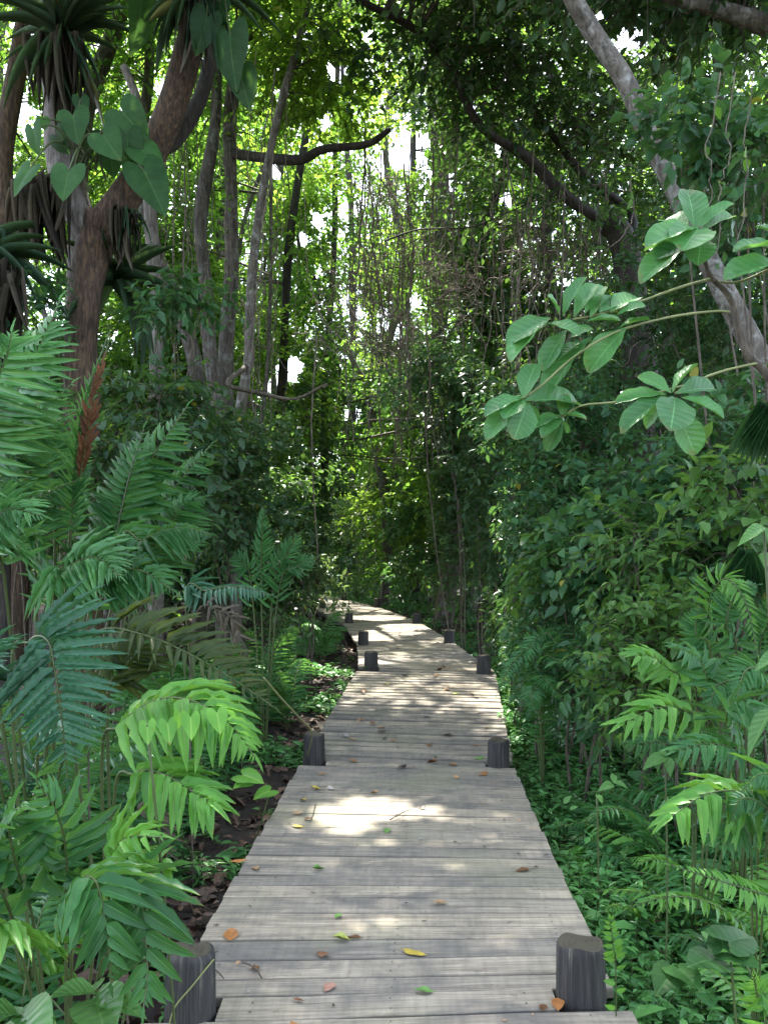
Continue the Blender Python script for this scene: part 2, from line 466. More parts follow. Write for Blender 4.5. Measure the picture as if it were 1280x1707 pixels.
def deck_mat():
    m, t, b, out = nt('weathered_planks')
    uv = node(t, 'ShaderNodeAttribute', attribute_name='leafuv')      # metres along and across each plank
    at = node(t, 'ShaderNodeAttribute', attribute_name='tint')
    cb = node(t, 'ShaderNodeCombineXYZ')
    sx = node(t, 'ShaderNodeSeparateXYZ')
    t.links.new(uv.outputs['Vector'], sx.inputs[0])
    t.links.new(math_(t, 'MULTIPLY', sx.outputs[0], 1.6), cb.inputs[0])
    t.links.new(math_(t, 'MULTIPLY', sx.outputs[1], 42.0), cb.inputs[1])
    t.links.new(math_(t, 'MULTIPLY', at.outputs['Fac'], 37.0), cb.inputs[2])
    g = node(t, 'ShaderNodeTexNoise', i_Scale=1.5, i_Detail=9.0, i_Roughness=0.68, i_Distortion=0.5)
    t.links.new(cb.outputs[0], g.inputs['Vector'])
    geo = node(t, 'ShaderNodeNewGeometry')
    st = node(t, 'ShaderNodeTexNoise', i_Scale=2.6, i_Detail=5.0, i_Roughness=0.62, i_Distortion=0.8)
    mp = node(t, 'ShaderNodeMapping'); mp.inputs['Scale'].default_value = (0.8, 1.5, 1)
    t.links.new(geo.outputs['Position'], mp.inputs[0]); t.links.new(mp.outputs[0], st.inputs['Vector'])
    sp = node(t, 'ShaderNodeTexNoise', i_Scale=13.0, i_Detail=6.0, i_Roughness=0.7)
    t.links.new(geo.outputs['Position'], sp.inputs['Vector'])
    col = ramp(t, g.outputs[0], [(0.26, (.08, .065, .05)), (0.40, (.225, .193, .153)), (0.55, (.345, .304, .242)), (0.74, (.465, .415, .33))])
    col = mixc(t, 1.0, col, ramp(t, at.outputs['Fac'], [(0, (.74, .75, .76)), (.5, (1.0, .99, .96)), (1, (1.22, 1.18, 1.08))]), 'MULTIPLY')
    col = mixc(t, ramp(t, st.outputs[0], [(.44, (0, 0, 0)), (.66, (.85, .85, .85))]), col, (.13, .12, .104))
    col = mixc(t, ramp(t, sp.outputs[0], [(.60, (0, 0, 0)), (.74, (.8, .8, .8))]), col, (.07, .064, .056))
    cb2 = node(t, 'ShaderNodeCombineXYZ')                            # faint saw marks across the planks
    t.links.new(math_(t, 'MULTIPLY', sx.outputs[0], 38.0), cb2.inputs[0]); t.links.new(math_(t, 'MULTIPLY', sx.outputs[1], 3.0), cb2.inputs[1]); t.links.new(math_(t, 'MULTIPLY', at.outputs['Fac'], 91.0), cb2.inputs[2])
    sw = node(t, 'ShaderNodeTexNoise', i_Scale=1.0, i_Detail=5.0, i_Roughness=0.6)
    t.links.new(cb2.outputs[0], sw.inputs['Vector'])
    col = mixc(t, .5, col, ramp(t, sw.outputs[0], [(.3, (.62, .62, .64)), (.65, (1.15, 1.14, 1.1))]), 'MULTIPLY')
    n4 = node(t, 'ShaderNodeTexNoise', i_Scale=1.3, i_Detail=4.0)
    t.links.new(geo.outputs['Position'], n4.inputs['Vector'])
    col = mixc(t, ramp(t, n4.outputs[0], [(.50, (0, 0, 0)), (.7, (.4, .4, .4))]), col, (.22, .22, .12))
    # a dark line along each plank's edges
    v = math_(t, 'ABSOLUTE', math_(t, 'SUBTRACT', sx.outputs[1], 0.071))
    edge = math_(t, 'MULTIPLY', math_(t, 'GREATER_THAN', math_(t, 'ADD', v, math_(t, 'MULTIPLY', math_(t, 'SUBTRACT', sp.outputs[0], .5), .014)), 0.0675), .35)
    col = mixc(t, edge, col, (.05, .045, .04))
    t.links.new(col, b.inputs['Base Color'])
    b.inputs['Roughness'].default_value = 0.8
    bm = node(t, 'ShaderNodeBump', i_Strength=0.6, i_Distance=0.006)
    t.links.new(g.outputs[0], bm.inputs['Height'])
    t.links.new(bm.outputs[0], b.inputs['Normal'])
    return m
M['deck'] = deck_mat()

def post_mats():
    m, t, b, out = nt('dark_post_wood')
    uv = node(t, 'ShaderNodeAttribute', attribute_name='leafuv')
    mp = node(t, 'ShaderNodeMapping'); mp.inputs['Scale'].default_value = (15, 1.3, 1)
    t.links.new(uv.outputs['Vector'], mp.inputs[0])
    n = node(t, 'ShaderNodeTexNoise', i_Scale=2.5, i_Detail=7.0, i_Roughness=0.65, i_Distortion=0.7)
    t.links.new(mp.outputs[0], n.inputs['Vector'])
    tc = node(t, 'ShaderNodeTexCoord')
    oi = node(t, 'ShaderNodeObjectInfo')
    n2 = node(t, 'ShaderNodeTexNoise', i_Scale=9.0, i_Detail=4.0); t.links.new(tc.outputs['Object'], n2.inputs['Vector'])
    col = ramp(t, n.outputs[0], [(.35, (.013, .012, .012)), (.52, (.034, .031, .030)), (.62, (.06, .055, .05)), (.74, (.22, .19, .14))])
    col = mixc(t, ramp(t, n2.outputs[0], [(.58, (0, 0, 0)), (.75, (.6, .6, .6))]), col, (.11, .09, .055))
    t.links.new(col, b.inputs['Base Color']); b.inputs['Roughness'].default_value = .7
    bm = node(t, 'ShaderNodeBump', i_Strength=.8, i_Distance=.008); t.links.new(n.outputs[0], bm.inputs['Height']); t.links.new(bm.outputs[0], b.inputs['Normal'])
    m2, t, b, out = nt('post_end_grain')
    tc = node(t, 'ShaderNodeTexCoord')
    w = node(t, 'ShaderNodeTexWave', wave_type='RINGS', rings_direction='Z', i_Scale=16.0, i_Distortion=5.0, i_Detail=3.0)
    t.links.new(tc.outputs['Object'], w.inputs['Vector'])
    n = node(t, 'ShaderNodeTexNoise', i_Scale=14.0, i_Detail=6.0); t.links.new(tc.outputs['Object'], n.inputs['Vector'])
    col = ramp(t, w.outputs[0], [(0, (.05, .04, .026)), (1, (.068, .054, .034))])
    col = mixc(t, ramp(t, n.outputs[0], [(.4, (0, 0, 0)), (.65, (.8, .8, .8))]), col, (.06, .058, .03))
    t.links.new(col, b.inputs['Base Color']); b.inputs['Roughness'].default_value = .85
    bm = node(t, 'ShaderNodeBump', i_Strength=.6, i_Distance=.006); t.links.new(n.outputs[0], bm.inputs['Height']); t.links.new(bm.outputs[0], b.inputs['Normal'])
    return m, m2
M['post'], M['post_end'] = post_mats()

def soil_mat():
    m, t, b, out = nt('forest_soil')
    geo = node(t, 'ShaderNodeNewGeometry')
    n = node(t, 'ShaderNodeTexNoise', i_Scale=6.0, i_Detail=10.0, i_Roughness=.7); t.links.new(geo.outputs['Position'], n.inputs['Vector'])
    v = node(t, 'ShaderNodeTexVoronoi', i_Scale=22.0); t.links.new(geo.outputs['Position'], v.inputs['Vector'])
    col = ramp(t, n.outputs[0], [(.3, (.012, .009, .007)), (.55, (.035, .025, .017)), (.75, (.08, .055, .036))])
    col = mixc(t, .35, col, v.outputs['Color'], 'MULTIPLY')
    t.links.new(col, b.inputs['Base Color']); b.inputs['Roughness'].default_value = .95
    bm = node(t, 'ShaderNodeBump', i_Strength=1.0, i_Distance=.03); t.links.new(n.outputs[0], bm.inputs['Height']); t.links.new(bm.outputs[0], b.inputs['Normal'])
    return m
M['soil'] = soil_mat()

# ------------------------------------------------------------------ ground
def grid_sheet():
    xs = np.concatenate([np.linspace(-400, -20, 14), np.linspace(-18, -5, 40), np.linspace(-4.8, 4.8, 90), np.linspace(5, 18, 40), np.linspace(20, 400, 14)])
    ys = np.concatenate([np.linspace(-300, -6, 12), np.linspace(-5, 12, 150), np.linspace(12.2, 45, 120), np.linspace(50, 900, 20)])
    X, Y = np.meshgrid(xs, ys)
    Z = ground_z(X, Y)
    Z += (np.random.default_rng(3).random(Z.shape) - .5) * .03
    n = len(xs)
    i = np.arange(len(ys) - 1)[:, None] * n
    j = np.arange(n - 1)[None]
    q = np.stack([i + j, i + j + 1, i + n + j + 1, i + n + j], -1).reshape(-1, 4)
    G = Geo(); G.add(np.stack([X, Y, Z], -1).reshape(-1, 3), [q])
    o = G.build('ground', M['soil'])
    tag(o, kind='structure')
grid_sheet()

# ------------------------------------------------------------------ boardwalk: deck sections of planks, stringers, posts
POSTS = [(-.640, 3.01, .205, .081), (.675, 3.12, .18, .081), (-.515, 6.66, .19, .080), (.825, 6.50, .185, .080), (-.150, 10.4, .19, .080), (1.12, 10.05, .20, .080),
         (-.31, 13.3, .20, .080), (1.00, 13.7, .19, .080), (-.68, 17.3, .19, .08), (.64, 17.5, .17, .08), (-1.52, 21.9, .17, .08), (-.16, 22.3, .21, .085), (-1.15, 25.6, .2, .09)]
POST_TEXT = ['stout near post with rounded dark top and a thin vine on it', 'stout near post with flat brown top and pale streaked side', 'split dark post where the second deck section starts',
             'dark post at the right end of the second section joint', 'dark post standing inside the deck where it narrows', 'grey post at the bend in front of the ferns']
def boardwalk():
    root = thing('boardwalk', (0, 3, 0), 'weathered grey plank boardwalk winding into the forest between short dark posts', 'boardwalk')
    rs = np.random.default_rng(5)
    for s in range(len(NODES) - 1):
        (l0, r0, z0), (l1, r1, z1) = NODES[s], NODES[s + 1]
        l0, r0, l1, r1 = map(np.array, (l0, r0, l1, r1))
        ln = (np.linalg.norm(l1 - l0) + np.linalg.norm(r1 - r0)) / 2
        n = max(3, round(ln / .145))
        cuts = np.arange(n + 1) + np.concatenate([[0], rs.uniform(-.12, .12, n - 1), [0]])
        cuts = cuts / n
        G = Geo()
        g = .0030 / ln * (1.6 if s == 0 else .8)
        for k in range(n):
            ta, tb = cuts[k] + g * rs.uniform(.6, 1.8), cuts[k + 1] - g * rs.uniform(.6, 1.8)
            ext = rs.uniform(-.003, .005, 2) + rs.choice([0, 0, .008], 2)
            if k == n - 1 and s == 0: ext += .035
            A = l0 + (l1 - l0) * ta; B = r0 + (r1 - r0) * ta; C = r0 + (r1 - r0) * tb; D = l0 + (l1 - l0) * tb
            u = unit(B - A); A = A - u * ext[0]; D = D - u * ext[0]; B = B + u * ext[1]; C = C + u * ext[1]
            zz = z0 + (z1 - z0) * (ta + tb) / 2
            for (px, py, h, r) in POSTS:                     # planks are cut short round the posts
                side = -1 if px < path_x(py) else 1
                ym = (A[1] + D[1]) / 2 if side < 0 else (B[1] + C[1]) / 2
                if abs(ym - py) < r + .012:
                    xe = px - side * (r + .012)
                    if side < 0: A = A.copy(); D = D.copy(); A[0] = max(A[0], xe); D[0] = max(D[0], xe)
                    else: B = B.copy(); C = C.copy(); B[0] = min(B[0], xe); C[0] = min(C[0], xe)
            w = np.linalg.norm(D - A); L = np.linalg.norm(B - A)
            top = zz + rs.uniform(-.003, .003, 4) + rs.uniform(-.0025, .0025)
            nl = 13                                          # lengthwise stations so that a plank can bow and its edge wander
            tt = np.linspace(0, 1, nl)[:, None]
            near = A + (B - A) * tt; far = D + (C - D) * tt
            dirn = unit(far - near)
            wob = np.interp(np.linspace(0, 1, nl), np.linspace(0, 1, 6), rs.uniform(-.0022, .0022, 6))[:, None]
            wob2 = np.interp(np.linspace(0, 1, nl), np.linspace(0, 1, 6), rs.uniform(-.0022, .0022, 6))[:, None]
            near = near + dirn * wob; far = far + dirn * wob2
            ztop = (top[0] + (top[1] - top[0]) * tt[:, 0]) + np.interp(tt[:, 0], np.linspace(0, 1, 5), rs.uniform(-.002, .002, 5))
            th = .034; ch = .0035
            rows = []
            for base, off, dz in ((near, 0, -th), (near, 0, -ch), (near, ch, 0), (far, -ch, 0), (far, 0, -ch), (far, 0, -th)):
                p = base + dirn * off
                rows.append(np.stack([p[:, 0], p[:, 1], ztop + dz], -1))
            V = np.stack(rows, 1)                             # nl x 6
            i = np.arange(nl - 1)[:, None] * 6; j = np.arange(6)[None]; j2 = (j + 1) % 6
            q = np.stack([i + j, i + j2, i + 6 + j2, i + 6 + j], -1).reshape(-1, 4)[:, ::-1]
            e = np.array([[0, 1, 2, 3, 4, 5]]); e2 = (e + (nl - 1) * 6)[:, ::-1]
            uvv = np.zeros((nl, 6, 2)); uvv[:, :, 0] = tt * L; uvv[:, :, 1] = np.array([-.02, 0, ch, w - ch, w, w + .02]) * (.142 / w)
            G.add(V.reshape(-1, 3), [q, e, e2], rs.random(), uvv.reshape(-1, 2))
            # nail heads near both ends
            for fx in (.09, .5, .91):
                for fy in (.28, .72):
                    if s > 3: continue
                    p = A + (B - A) * fx + (D - A) * fy + rs.uniform(-.006, .006, 2)
                    a = np.linspace(0, 6.283, 6, endpoint=False)
                    G.add(np.stack([p[0] + .0042 * np.cos(a), p[1] + .0042 * np.sin(a), np.full(6, zz + .0045)], -1), [np.arange(6)[None]], .5, np.full((6, 2), 9.0), 1)
        G.build('deck_section', [M['deck'], M['post']], root, smooth=False)
        G = Geo()
        for q in (.14, .86):
            a0 = l0 + (r0 - l0) * q; a1 = l1 + (r1 - l1) * q
            u = unit(a1 - a0); nrm = np.array([-u[1], u[0]]) * .04
            V = [(*(a + sgn * nrm), z + dz) for a, z in ((a0 + u * .02, z0), (a1 - u * .02, z1)) for sgn, dz in ((-1, -.04), (1, -.04), (1, -.19), (-1, -.19))]
            GG = Geo(); GG.add(V, [np.array([[0, 1, 5, 4], [1, 2, 6, 5], [2, 3, 7, 6], [3, 0, 4, 7], [3, 2, 1, 0], [4, 5, 6, 7]])], .5, np.array(V)[:, :2])
            GG.build('stringer', M['post'], root, smooth=False)
    for k, (px, py, h, r) in enumerate(POSTS):
        z = float(path_z(py)); rs = np.random.default_rng(60 + k)
        ns = 28; a = np.linspace(0, 6.283185, ns, endpoint=False)
        wob = 1 + .022 * np.sin(2 * a + rs.random() * 6) + .014 * np.sin(5 * a + rs.random() * 6) + .008 * rs.standard_normal(ns)
        wob *= 1 - .05 * (np.abs(((a - rs.random() * 6.28 + 9.42) % 6.283) - 3.14159) < .16)     # a drying crack
        G = Geo()
        zs = [z - .75, z - .3, z - .02, z + h * .5, z + h * .88, z + h - .008, z + h]; fr = [1.06, 1.05, 1.03, 1.0, .985, .965, .92]
        if k == 0: fr[-3:] = [.97, .92, .78]
        lean = rs.uniform(-.035, .035, 2) if k > 1 else np.array([.0, .01])
        V = np.array([[(px + lean[0] * (zz - z) + r * f * w * np.cos(x), py + lean[1] * (zz - z) + r * f * w * np.sin(x), zz + (.006 * np.sin(3 * x + k) if zz > z + h * .9 else 0)) for x, w in zip(a, wob)] for zz, f in zip(zs, fr)])
        i = np.arange(len(zs) - 1)[:, None] * ns; j = np.arange(ns)[None]; j2 = (j + 1) % ns
        q = np.stack([i + j, i + j2, i + ns + j2, i + ns + j], -1).reshape(-1, 4)
        uvv = np.stack(np.broadcast_arrays(a[None] / 6.283 + k, np.array(zs)[:, None]), -1)
        G.add(V.reshape(-1, 3), [q], .5, uvv.reshape(-1, 2))
        top = V[-1]; c = top.mean(0) + [0, 0, .004]; mid = c + (top - c) * .55 + np.stack([0 * a, 0 * a, .003 * rs.standard_normal(ns)], -1)
        W = np.vstack([top, mid, c[None]])
        q = np.stack([np.arange(ns), (np.arange(ns) + 1) % ns, ns + (np.arange(ns) + 1) % ns, ns + np.arange(ns)], -1)
        t3 = np.stack([ns + np.arange(ns), ns + (np.arange(ns) + 1) % ns, np.full(ns, 2 * ns)], -1)
        G.add(W, [q, t3], .5, None, 1)
        o = G.build('post', [M['post'], M['post_end']], root)
        # origin at the post so that its end-grain rings sit in its middle
        off = Vector((px, py, z + h)) - root.location
        o.data.transform(Matrix.Translation(-off)); o.location = off
        if k < len(POST_TEXT): o['label'] = POST_TEXT[k]
boardwalk()

# ------------------------------------------------------------------ builders for plants
def heart_template():
    r = np.array([(0, 0), (.10, -.17), (.26, -.30), (.43, -.27), (.52, -.08), (.53, .14), (.46, .38), (.34, .60), (.20, .80), (.08, .94), (0, 1.02)])
    l = r[::-1][1:-1] * [-1, 1]
    o = np.vstack([r, l]); c = np.array([0, .06]); n = len(o)
    V, U = [], []
    for s in (0.0, .35, .7, 1.0):
        p = c + (o - c) * s
        wob = (.018 * np.sin(np.arange(n) * 2.1) if s == 1.0 else 0)
        V.append(np.stack([p[:, 0], p[:, 1], -.16 * p[:, 1] ** 2 + .22 * np.abs(p[:, 0]) - .35 * p[:, 0] ** 2 + wob], -1)); U.append(np.stack([p[:, 0] * 2, p[:, 1]], -1))
    V = np.vstack(V); U = np.vstack(U)
    q = [[k * n + i, k * n + (i + 1) % n, (k + 1) * n + (i + 1) % n, (k + 1) * n + i] for k in range(3) for i in range(n)]
    return V, U, np.zeros((0, 3), int), np.array(q)
T_HEART = heart_template()

def rnd_dir(n, rs):
    return unit(rs.standard_normal((n, 3)))

def spray(C, D, ln, m, leafL, rs, droop=0.25):
    """twigs from C along D, m leaves on each; returns leaf arrays and the twigs' ends"""
    n = len(C)
    s = np.linspace(.12, 1, m)[None, :, None]
    ln = np.broadcast_to(np.asarray(ln, float), (n,))[:, None, None]
    sag = np.array([0, 0, -1.0])[None, None] * (s ** 2) * ln * .22
    O = C[:, None] + D[:, None] * s * ln + sag
    B = unit(np.cross(D, np.array([0, 0, 1.0]) + .4 * rs.standard_normal((n, 3))))
    sg = np.where(np.arange(m) % 2 == 0, 1.0, -1.0)[None, :, None]
    A = D[:, None] * rs.uniform(.2, .8, (n, m, 1)) + B[:, None] * sg * rs.uniform(.5, 1.0, (n, m, 1)) + .3 * rs.standard_normal((n, m, 3)) + np.array([0, 0, -droop])
    N = np.array([0, 0, 1.0]) + .45 * rs.standard_normal((n, m, 3)) + .2 * D[:, None]
    L = leafL * rs.uniform(.55, 1.15, (n, m))
    tint = np.clip(rs.uniform(.1, .8, (n, 1)) + rs.normal(0, .18, (n, m)), 0, 1)
    tint = np.where(rs.random((n, m)) < .004, .995, np.minimum(tint, .97))
    return O.reshape(-1, 3), A.reshape(-1, 3), N.reshape(-1, 3), L.ravel(), tint.ravel(), O[:, -1]

def blob_points(ells, n, rs, gap=.35, freq=1.0):
    """points spread through ellipsoids (cx, cy, cz, rx, ry, rz), in clumps with gaps between"""
    e = np.array(ells, float)
    w = e[:, 3] * e[:, 4] * e[:, 5]
    out, ctr = [], []
    need = n
    ph = rs.random(9) * 6.28
    while need > 0:
        k = rs.choice(len(e), need * 2, p=w / w.sum())
        p = rnd_dir(len(k), rs) * (rs.random(len(k)) ** (1 / 2.4))[:, None]
        x = e[k, :3] + p * e[k, 3:]
        f = freq
        g = (np.sin(x[:, 0] * 2.1 * f + ph[0]) + np.sin(x[:, 1] * 1.9 * f + ph[1]) + np.sin(x[:, 2] * 2.6 * f + ph[2])
             + np.sin((x[:, 0] + x[:, 2]) * 4.1 * f + ph[3]) * .7 + np.sin((x[:, 1] - x[:, 2]) * 3.7 * f + ph[4]) * .7)
        ok = (g > np.quantile(g, gap))
        out.append(x[ok][:need]); ctr.append(e[k][ok][:need, :3])
        need -= len(out[-1])
    return np.vstack(out), np.vstack(ctr)

def foliage(name, root, ells, ntw, m, leafL, mat, rs, T=T_FAR, W=.52, gap=.35, tw=.5, droop=.25, freq=1.0, keep=True, stems_from=None, twig_r=.006):
    C, ctr = blob_points(ells, ntw, rs, gap, freq)
    D = unit(unit(C - ctr) * .7 + rnd_dir(len(C), rs) * .7 + [0, 0, .1])
    ln = tw * rs.uniform(.6, 1.3, len(C))
    O, A, N, L, t, ends = spray(C, D, ln, m, leafL, rs, droop)
    if keep:
        k = keep_leaf(O) & (O[:, 2] > ground_z(O[:, 0], O[:, 1]) + .03)
        O, A, N, L, t = O[k], A[k], N[k], L[k], t[k]
    G = Geo()
    leaves(G, T, O, A, N, L, W * rs.uniform(.8, 1.2, len(O)), t)
    k = keep_leaf(C) & keep_leaf(ends)
    C, ends = C[k], ends[k]
    sticks(G, C, ends, twig_r, twig_r * .4, 1)
    if stems_from is not None and len(C):                       # boughs from the stem to the twigs
        sf = np.asarray(stems_from, float)
        pick = rs.permutation(len(C))[:max(6, len(C) // 14)]
        for i in pick:
            j = np.argmin(np.linalg.norm(sf - C[i], axis=1) + np.where(sf[:, 2] > C[i][2], 1.5, 0))
            mid = (sf[j] + C[i]) / 2 + rs.normal(0, .12, 3) * np.linalg.norm(C[i] - sf[j]) * .5 + [0, 0, .1]
            r = twig_r * (1.2 + .8 * np.linalg.norm(C[i] - sf[j]))
            pts = curve([sf[j], mid, C[i]], 6)
            if keep_leaf(pts[2:5]).all():
                tube(G, pts, np.linspace(r, twig_r, 6), 5, 1, caps=False)
    return G.build(name, [M[mat], M['twig']], root)

def px_line(pts, n=None):
    """pixel polyline (px, py, depth) -> smooth world line"""
    w = np.array([P(*p) for p in pts])
    return curve(w, n or max(8, 5 * len(pts)))

def trunk_mesh(root, name, pts, r, bark, ns=14, wob=.05, seed=0, label=None):
    G = Geo(); tube(G, pts, r, ns, wob=wob, seed=seed)
    o = G.build(name, M[bark], root)
    if label: o['label'] = label
    return o

def on_ground(x, y, dz=-.1):
    return np.array([x, y, float(ground_z(x, y)) + dz])

# ------------------------------------------------------------------ the big trees near the boardwalk
def forked_tree():
    d = 9.0
    base = on_ground(P(138, 900, d)[0], d, -.15)
    root = thing('forked_tree', base, 'big reddish brown tree forking above the giant ferns, hung with leafy climbers', 'tree')
    tr = np.vstack([curve([base, base + [.0, 0, .5], P(138, 640, d)], 8)[:-1], px_line([(138, 640, d), (138, 560, d), (144, 480, d), (160, 410, d), (176, 362, d)], 22)])
    trunk_mesh(root, 'trunk', tr, np.interp(np.linspace(0, 1, len(tr)), [0, .12, .4, 1], [.30, .22, .17, .20]), 'bark_red', 18, .05, 1)
    l1 = px_line([(168, 390, d), (205, 335, d), (250, 262, d), (284, 185, d - .1), (310, 100, d - .2), (334, 0, d - .3), (350, -90, d - .5), (380, -330, d - .2)], 44)
    trunk_mesh(root, 'limb', l1, np.interp(np.linspace(0, 1, 44), [0, .2, .6, 1], [.19, .15, .145, .08]), 'bark_red', 16, .06, 2)
    l2 = px_line([(158, 402, d), (120, 330, d), (102, 250, d), (96, 150, d), (78, 60, d + .1), (52, -50, d + .2), (-40, -300, d + .4)], 36)
    trunk_mesh(root, 'limb', l2, np.interp(np.linspace(0, 1, 36), [0, .2, 1], [.15, .165, .09]), 'bark_flaky', 16, .07, 3, 'grey limb with flaking bark')
    l3 = px_line([(262, 245, d), (292, 232, d + .2), (332, 170, d + .4), (352, 100, d + .5), (366, 10, d + .6), (380, -100, d + .6)], 26)
    trunk_mesh(root, 'limb', l3, np.linspace(.10, .07, 26), 'bark_dark', 12, .05, 4)
    rs = np.random.default_rng(21)
    E = [(-1.2, 9.2, 10.2, 3.0, 3.2, 1.5), (-4.2, 9.5, 10.0, 2.6, 3.0, 1.8), (-2.2, 12.0, 11.6, 2.8, 2.6, 1.6), (-1.6, 6.8, 8.3, 1.6, 1.6, .9)]  # unseen blobs overhead, added and spread to keep the sun off the deck
    foliage('crown', root, E, 2000, 9, .17, 'far', rs, T_MID, gap=.3, tw=.7, stems_from=np.vstack([l1[-6:], l2[-6:]]), twig_r=.012)
forked_tree()

def leaning_tree():
    d = 6.6
    pts = px_line([(1420, 930, d + .3), (1350, 770, d + .2), (1300, 672, d), (1262, 592, d), (1216, 505, d), (1172, 420, d), (1122, 312, d), (1082, 230, d), (1042, 135, d), (986, 50, d - .1), (945, -25, d - .2), (900, -160, d - .3), (840, -330, d)], 54)
    base = on_ground(pts[0][0] + .1, pts[0][1] + .05, -.1)
    pts = np.vstack([curve([base, (base + pts[0]) / 2 + [.03, 0, 0], pts[0]], 6)[:-1], pts])
    root = thing('leaning_tree', base, 'slender pale tree leaning left across the upper right, bark blotched with lichen', 'tree')
    trunk_mesh(root, 'trunk', pts, np.interp(np.linspace(0, 1, len(pts)), [0, .2, 1], [.115, .088, .062]), 'bark_pale', 16, .035, 9)
    rs = np.random.default_rng(22)
    E = [(1.6, 7.6, 8.6, 2.2, 2.4, 1.2), (3.6, 8.5, 9.6, 2.4, 3.0, 1.5), (.6, 10.6, 10.6, 1.9, 2.0, 1.3), (3.2, 11.8, 11.5, 2.6, 2.2, 1.6)]  # unseen too: foliage added above the view to shade the near boards
    foliage('crown', root, E, 1700, 9, .17, 'dark', rs, T_MID, gap=.3, tw=.7, stems_from=pts[-8:], twig_r=.012)
leaning_tree()

def vine_tree():
    """the dark tree on the right whose two long limbs slant down from the upper middle"""
    d = 11.5
    base = on_ground(P(1075, 900, d)[0], d, -.1)
    root = thing('vine_hung_tree', base, 'dark tree with two long slanting limbs hung with vines above the right shrubs', 'tree')
    t = np.vstack([curve([base, base + [.05, 0, 1.5], P(1066, 600, d)], 8)[:-1], px_line([(1066, 600, d), (1052, 480, d), (1035, 395, d), (1010, 372, d)], 14)])
    trunk_mesh(root, 'trunk', t, np.linspace(.24, .15, len(t)), 'bark_dark', 14, .06, 5)
    a = px_line([(1035, 400, d), (1008, 372, d), (940, 325, d), (880, 264, d), (822, 228, d - .2), (786, 190, d - .3), (752, 112, d - .4), (690, 48, d - .6), (600, 0, d - 1), (520, -60, d - 1.2)], 44)
    trunk_mesh(root, 'limb', a, np.linspace(.082, .035, 44), 'bark_dark', 12, .09, 6)
    b = px_line([(1048, 430, d), (1050, 355, d + .2), (980, 300, d + .4), (930, 238, d + .5), (884, 170, d + .5), (850, 80, d + .5), (830, -40, d + .4)], 34)
    trunk_mesh(root, 'limb', b, np.linspace(.065, .03, 34), 'bark_dark', 12, .09, 7)
    rs = np.random.default_rng(23)
    E = [P(760, 60, 11) .tolist() + [1.3, 1.2, .8], P(880, 40, 11.4).tolist() + [1.2, 1.4, .9], P(820, 180, 11.6).tolist() + [.8, 1.0, .6], P(930, 170, 12).tolist() + [1.0, 1.2, .8],
         P(990, 260, 12.2).tolist() + [.9, 1.0, .7], P(660, 0, 10.6).tolist() + [.9, 1.0, .6], P(890, 330, 12).tolist() + [.7, .8, .5], P(1060, 120, 12.3).tolist() + [1.0, 1.2, .9],
         P(800, -90, 11.5).tolist() + [2.2, 2.2, .9], P(1000, 430, 12.3).tolist() + [.8, .6, .5], P(790, 160, 10.9).tolist() + [.4, .3, .3], P(850, 235, 11).tolist() + [.35, .3, .25], P(720, 90, 10.6).tolist() + [.5, .4, .3], P(960, 330, 11).tolist() + [.3, .25, .25], P(1030, 330, 11).tolist() + [.5, .3, .4]]
    foliage('crown', root, E, 1500, 9, .135, 'dark', rs, T_MID, gap=.32, tw=.5, stems_from=np.vstack([a[8:], b[8:]]), twig_r=.008, freq=1.6)
vine_tree()

# slim trunks standing behind the forked tree: (label, [(px, py)], depth, radius px bottom, top, bark, crown blobs)
SLIM = [
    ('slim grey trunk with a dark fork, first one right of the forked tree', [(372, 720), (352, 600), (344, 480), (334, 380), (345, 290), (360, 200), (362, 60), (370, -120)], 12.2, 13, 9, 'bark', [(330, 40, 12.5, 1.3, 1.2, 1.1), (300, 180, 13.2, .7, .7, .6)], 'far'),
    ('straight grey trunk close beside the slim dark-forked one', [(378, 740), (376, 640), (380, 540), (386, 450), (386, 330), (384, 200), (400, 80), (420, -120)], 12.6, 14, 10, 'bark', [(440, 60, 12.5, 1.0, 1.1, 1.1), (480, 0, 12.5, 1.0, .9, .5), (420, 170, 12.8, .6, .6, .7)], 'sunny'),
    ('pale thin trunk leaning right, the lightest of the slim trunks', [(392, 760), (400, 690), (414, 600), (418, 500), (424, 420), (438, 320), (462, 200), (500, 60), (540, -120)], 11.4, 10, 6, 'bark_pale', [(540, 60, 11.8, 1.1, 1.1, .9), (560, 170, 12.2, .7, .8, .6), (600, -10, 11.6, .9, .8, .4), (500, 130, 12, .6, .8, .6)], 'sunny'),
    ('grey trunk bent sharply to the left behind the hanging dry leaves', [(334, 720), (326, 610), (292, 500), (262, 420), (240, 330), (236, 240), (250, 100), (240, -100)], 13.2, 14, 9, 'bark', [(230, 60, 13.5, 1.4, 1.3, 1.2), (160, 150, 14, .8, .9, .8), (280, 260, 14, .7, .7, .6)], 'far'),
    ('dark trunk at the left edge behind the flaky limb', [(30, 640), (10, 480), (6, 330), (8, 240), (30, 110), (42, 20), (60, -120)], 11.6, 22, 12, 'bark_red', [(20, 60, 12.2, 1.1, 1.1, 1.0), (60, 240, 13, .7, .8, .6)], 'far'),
    ('brown trunk slanting up to the right between fork and bromeliad', [(120, 640), (128, 400), (140, 220), (162, 130), (196, 40), (210, -30), (230, -140)], 12.8, 16, 12, 'bark', [(120, -20, 13, 1.4, 1.3, 1.0), (200, 100, 13.6, .8, .8, .8)], 'sunny'),
]
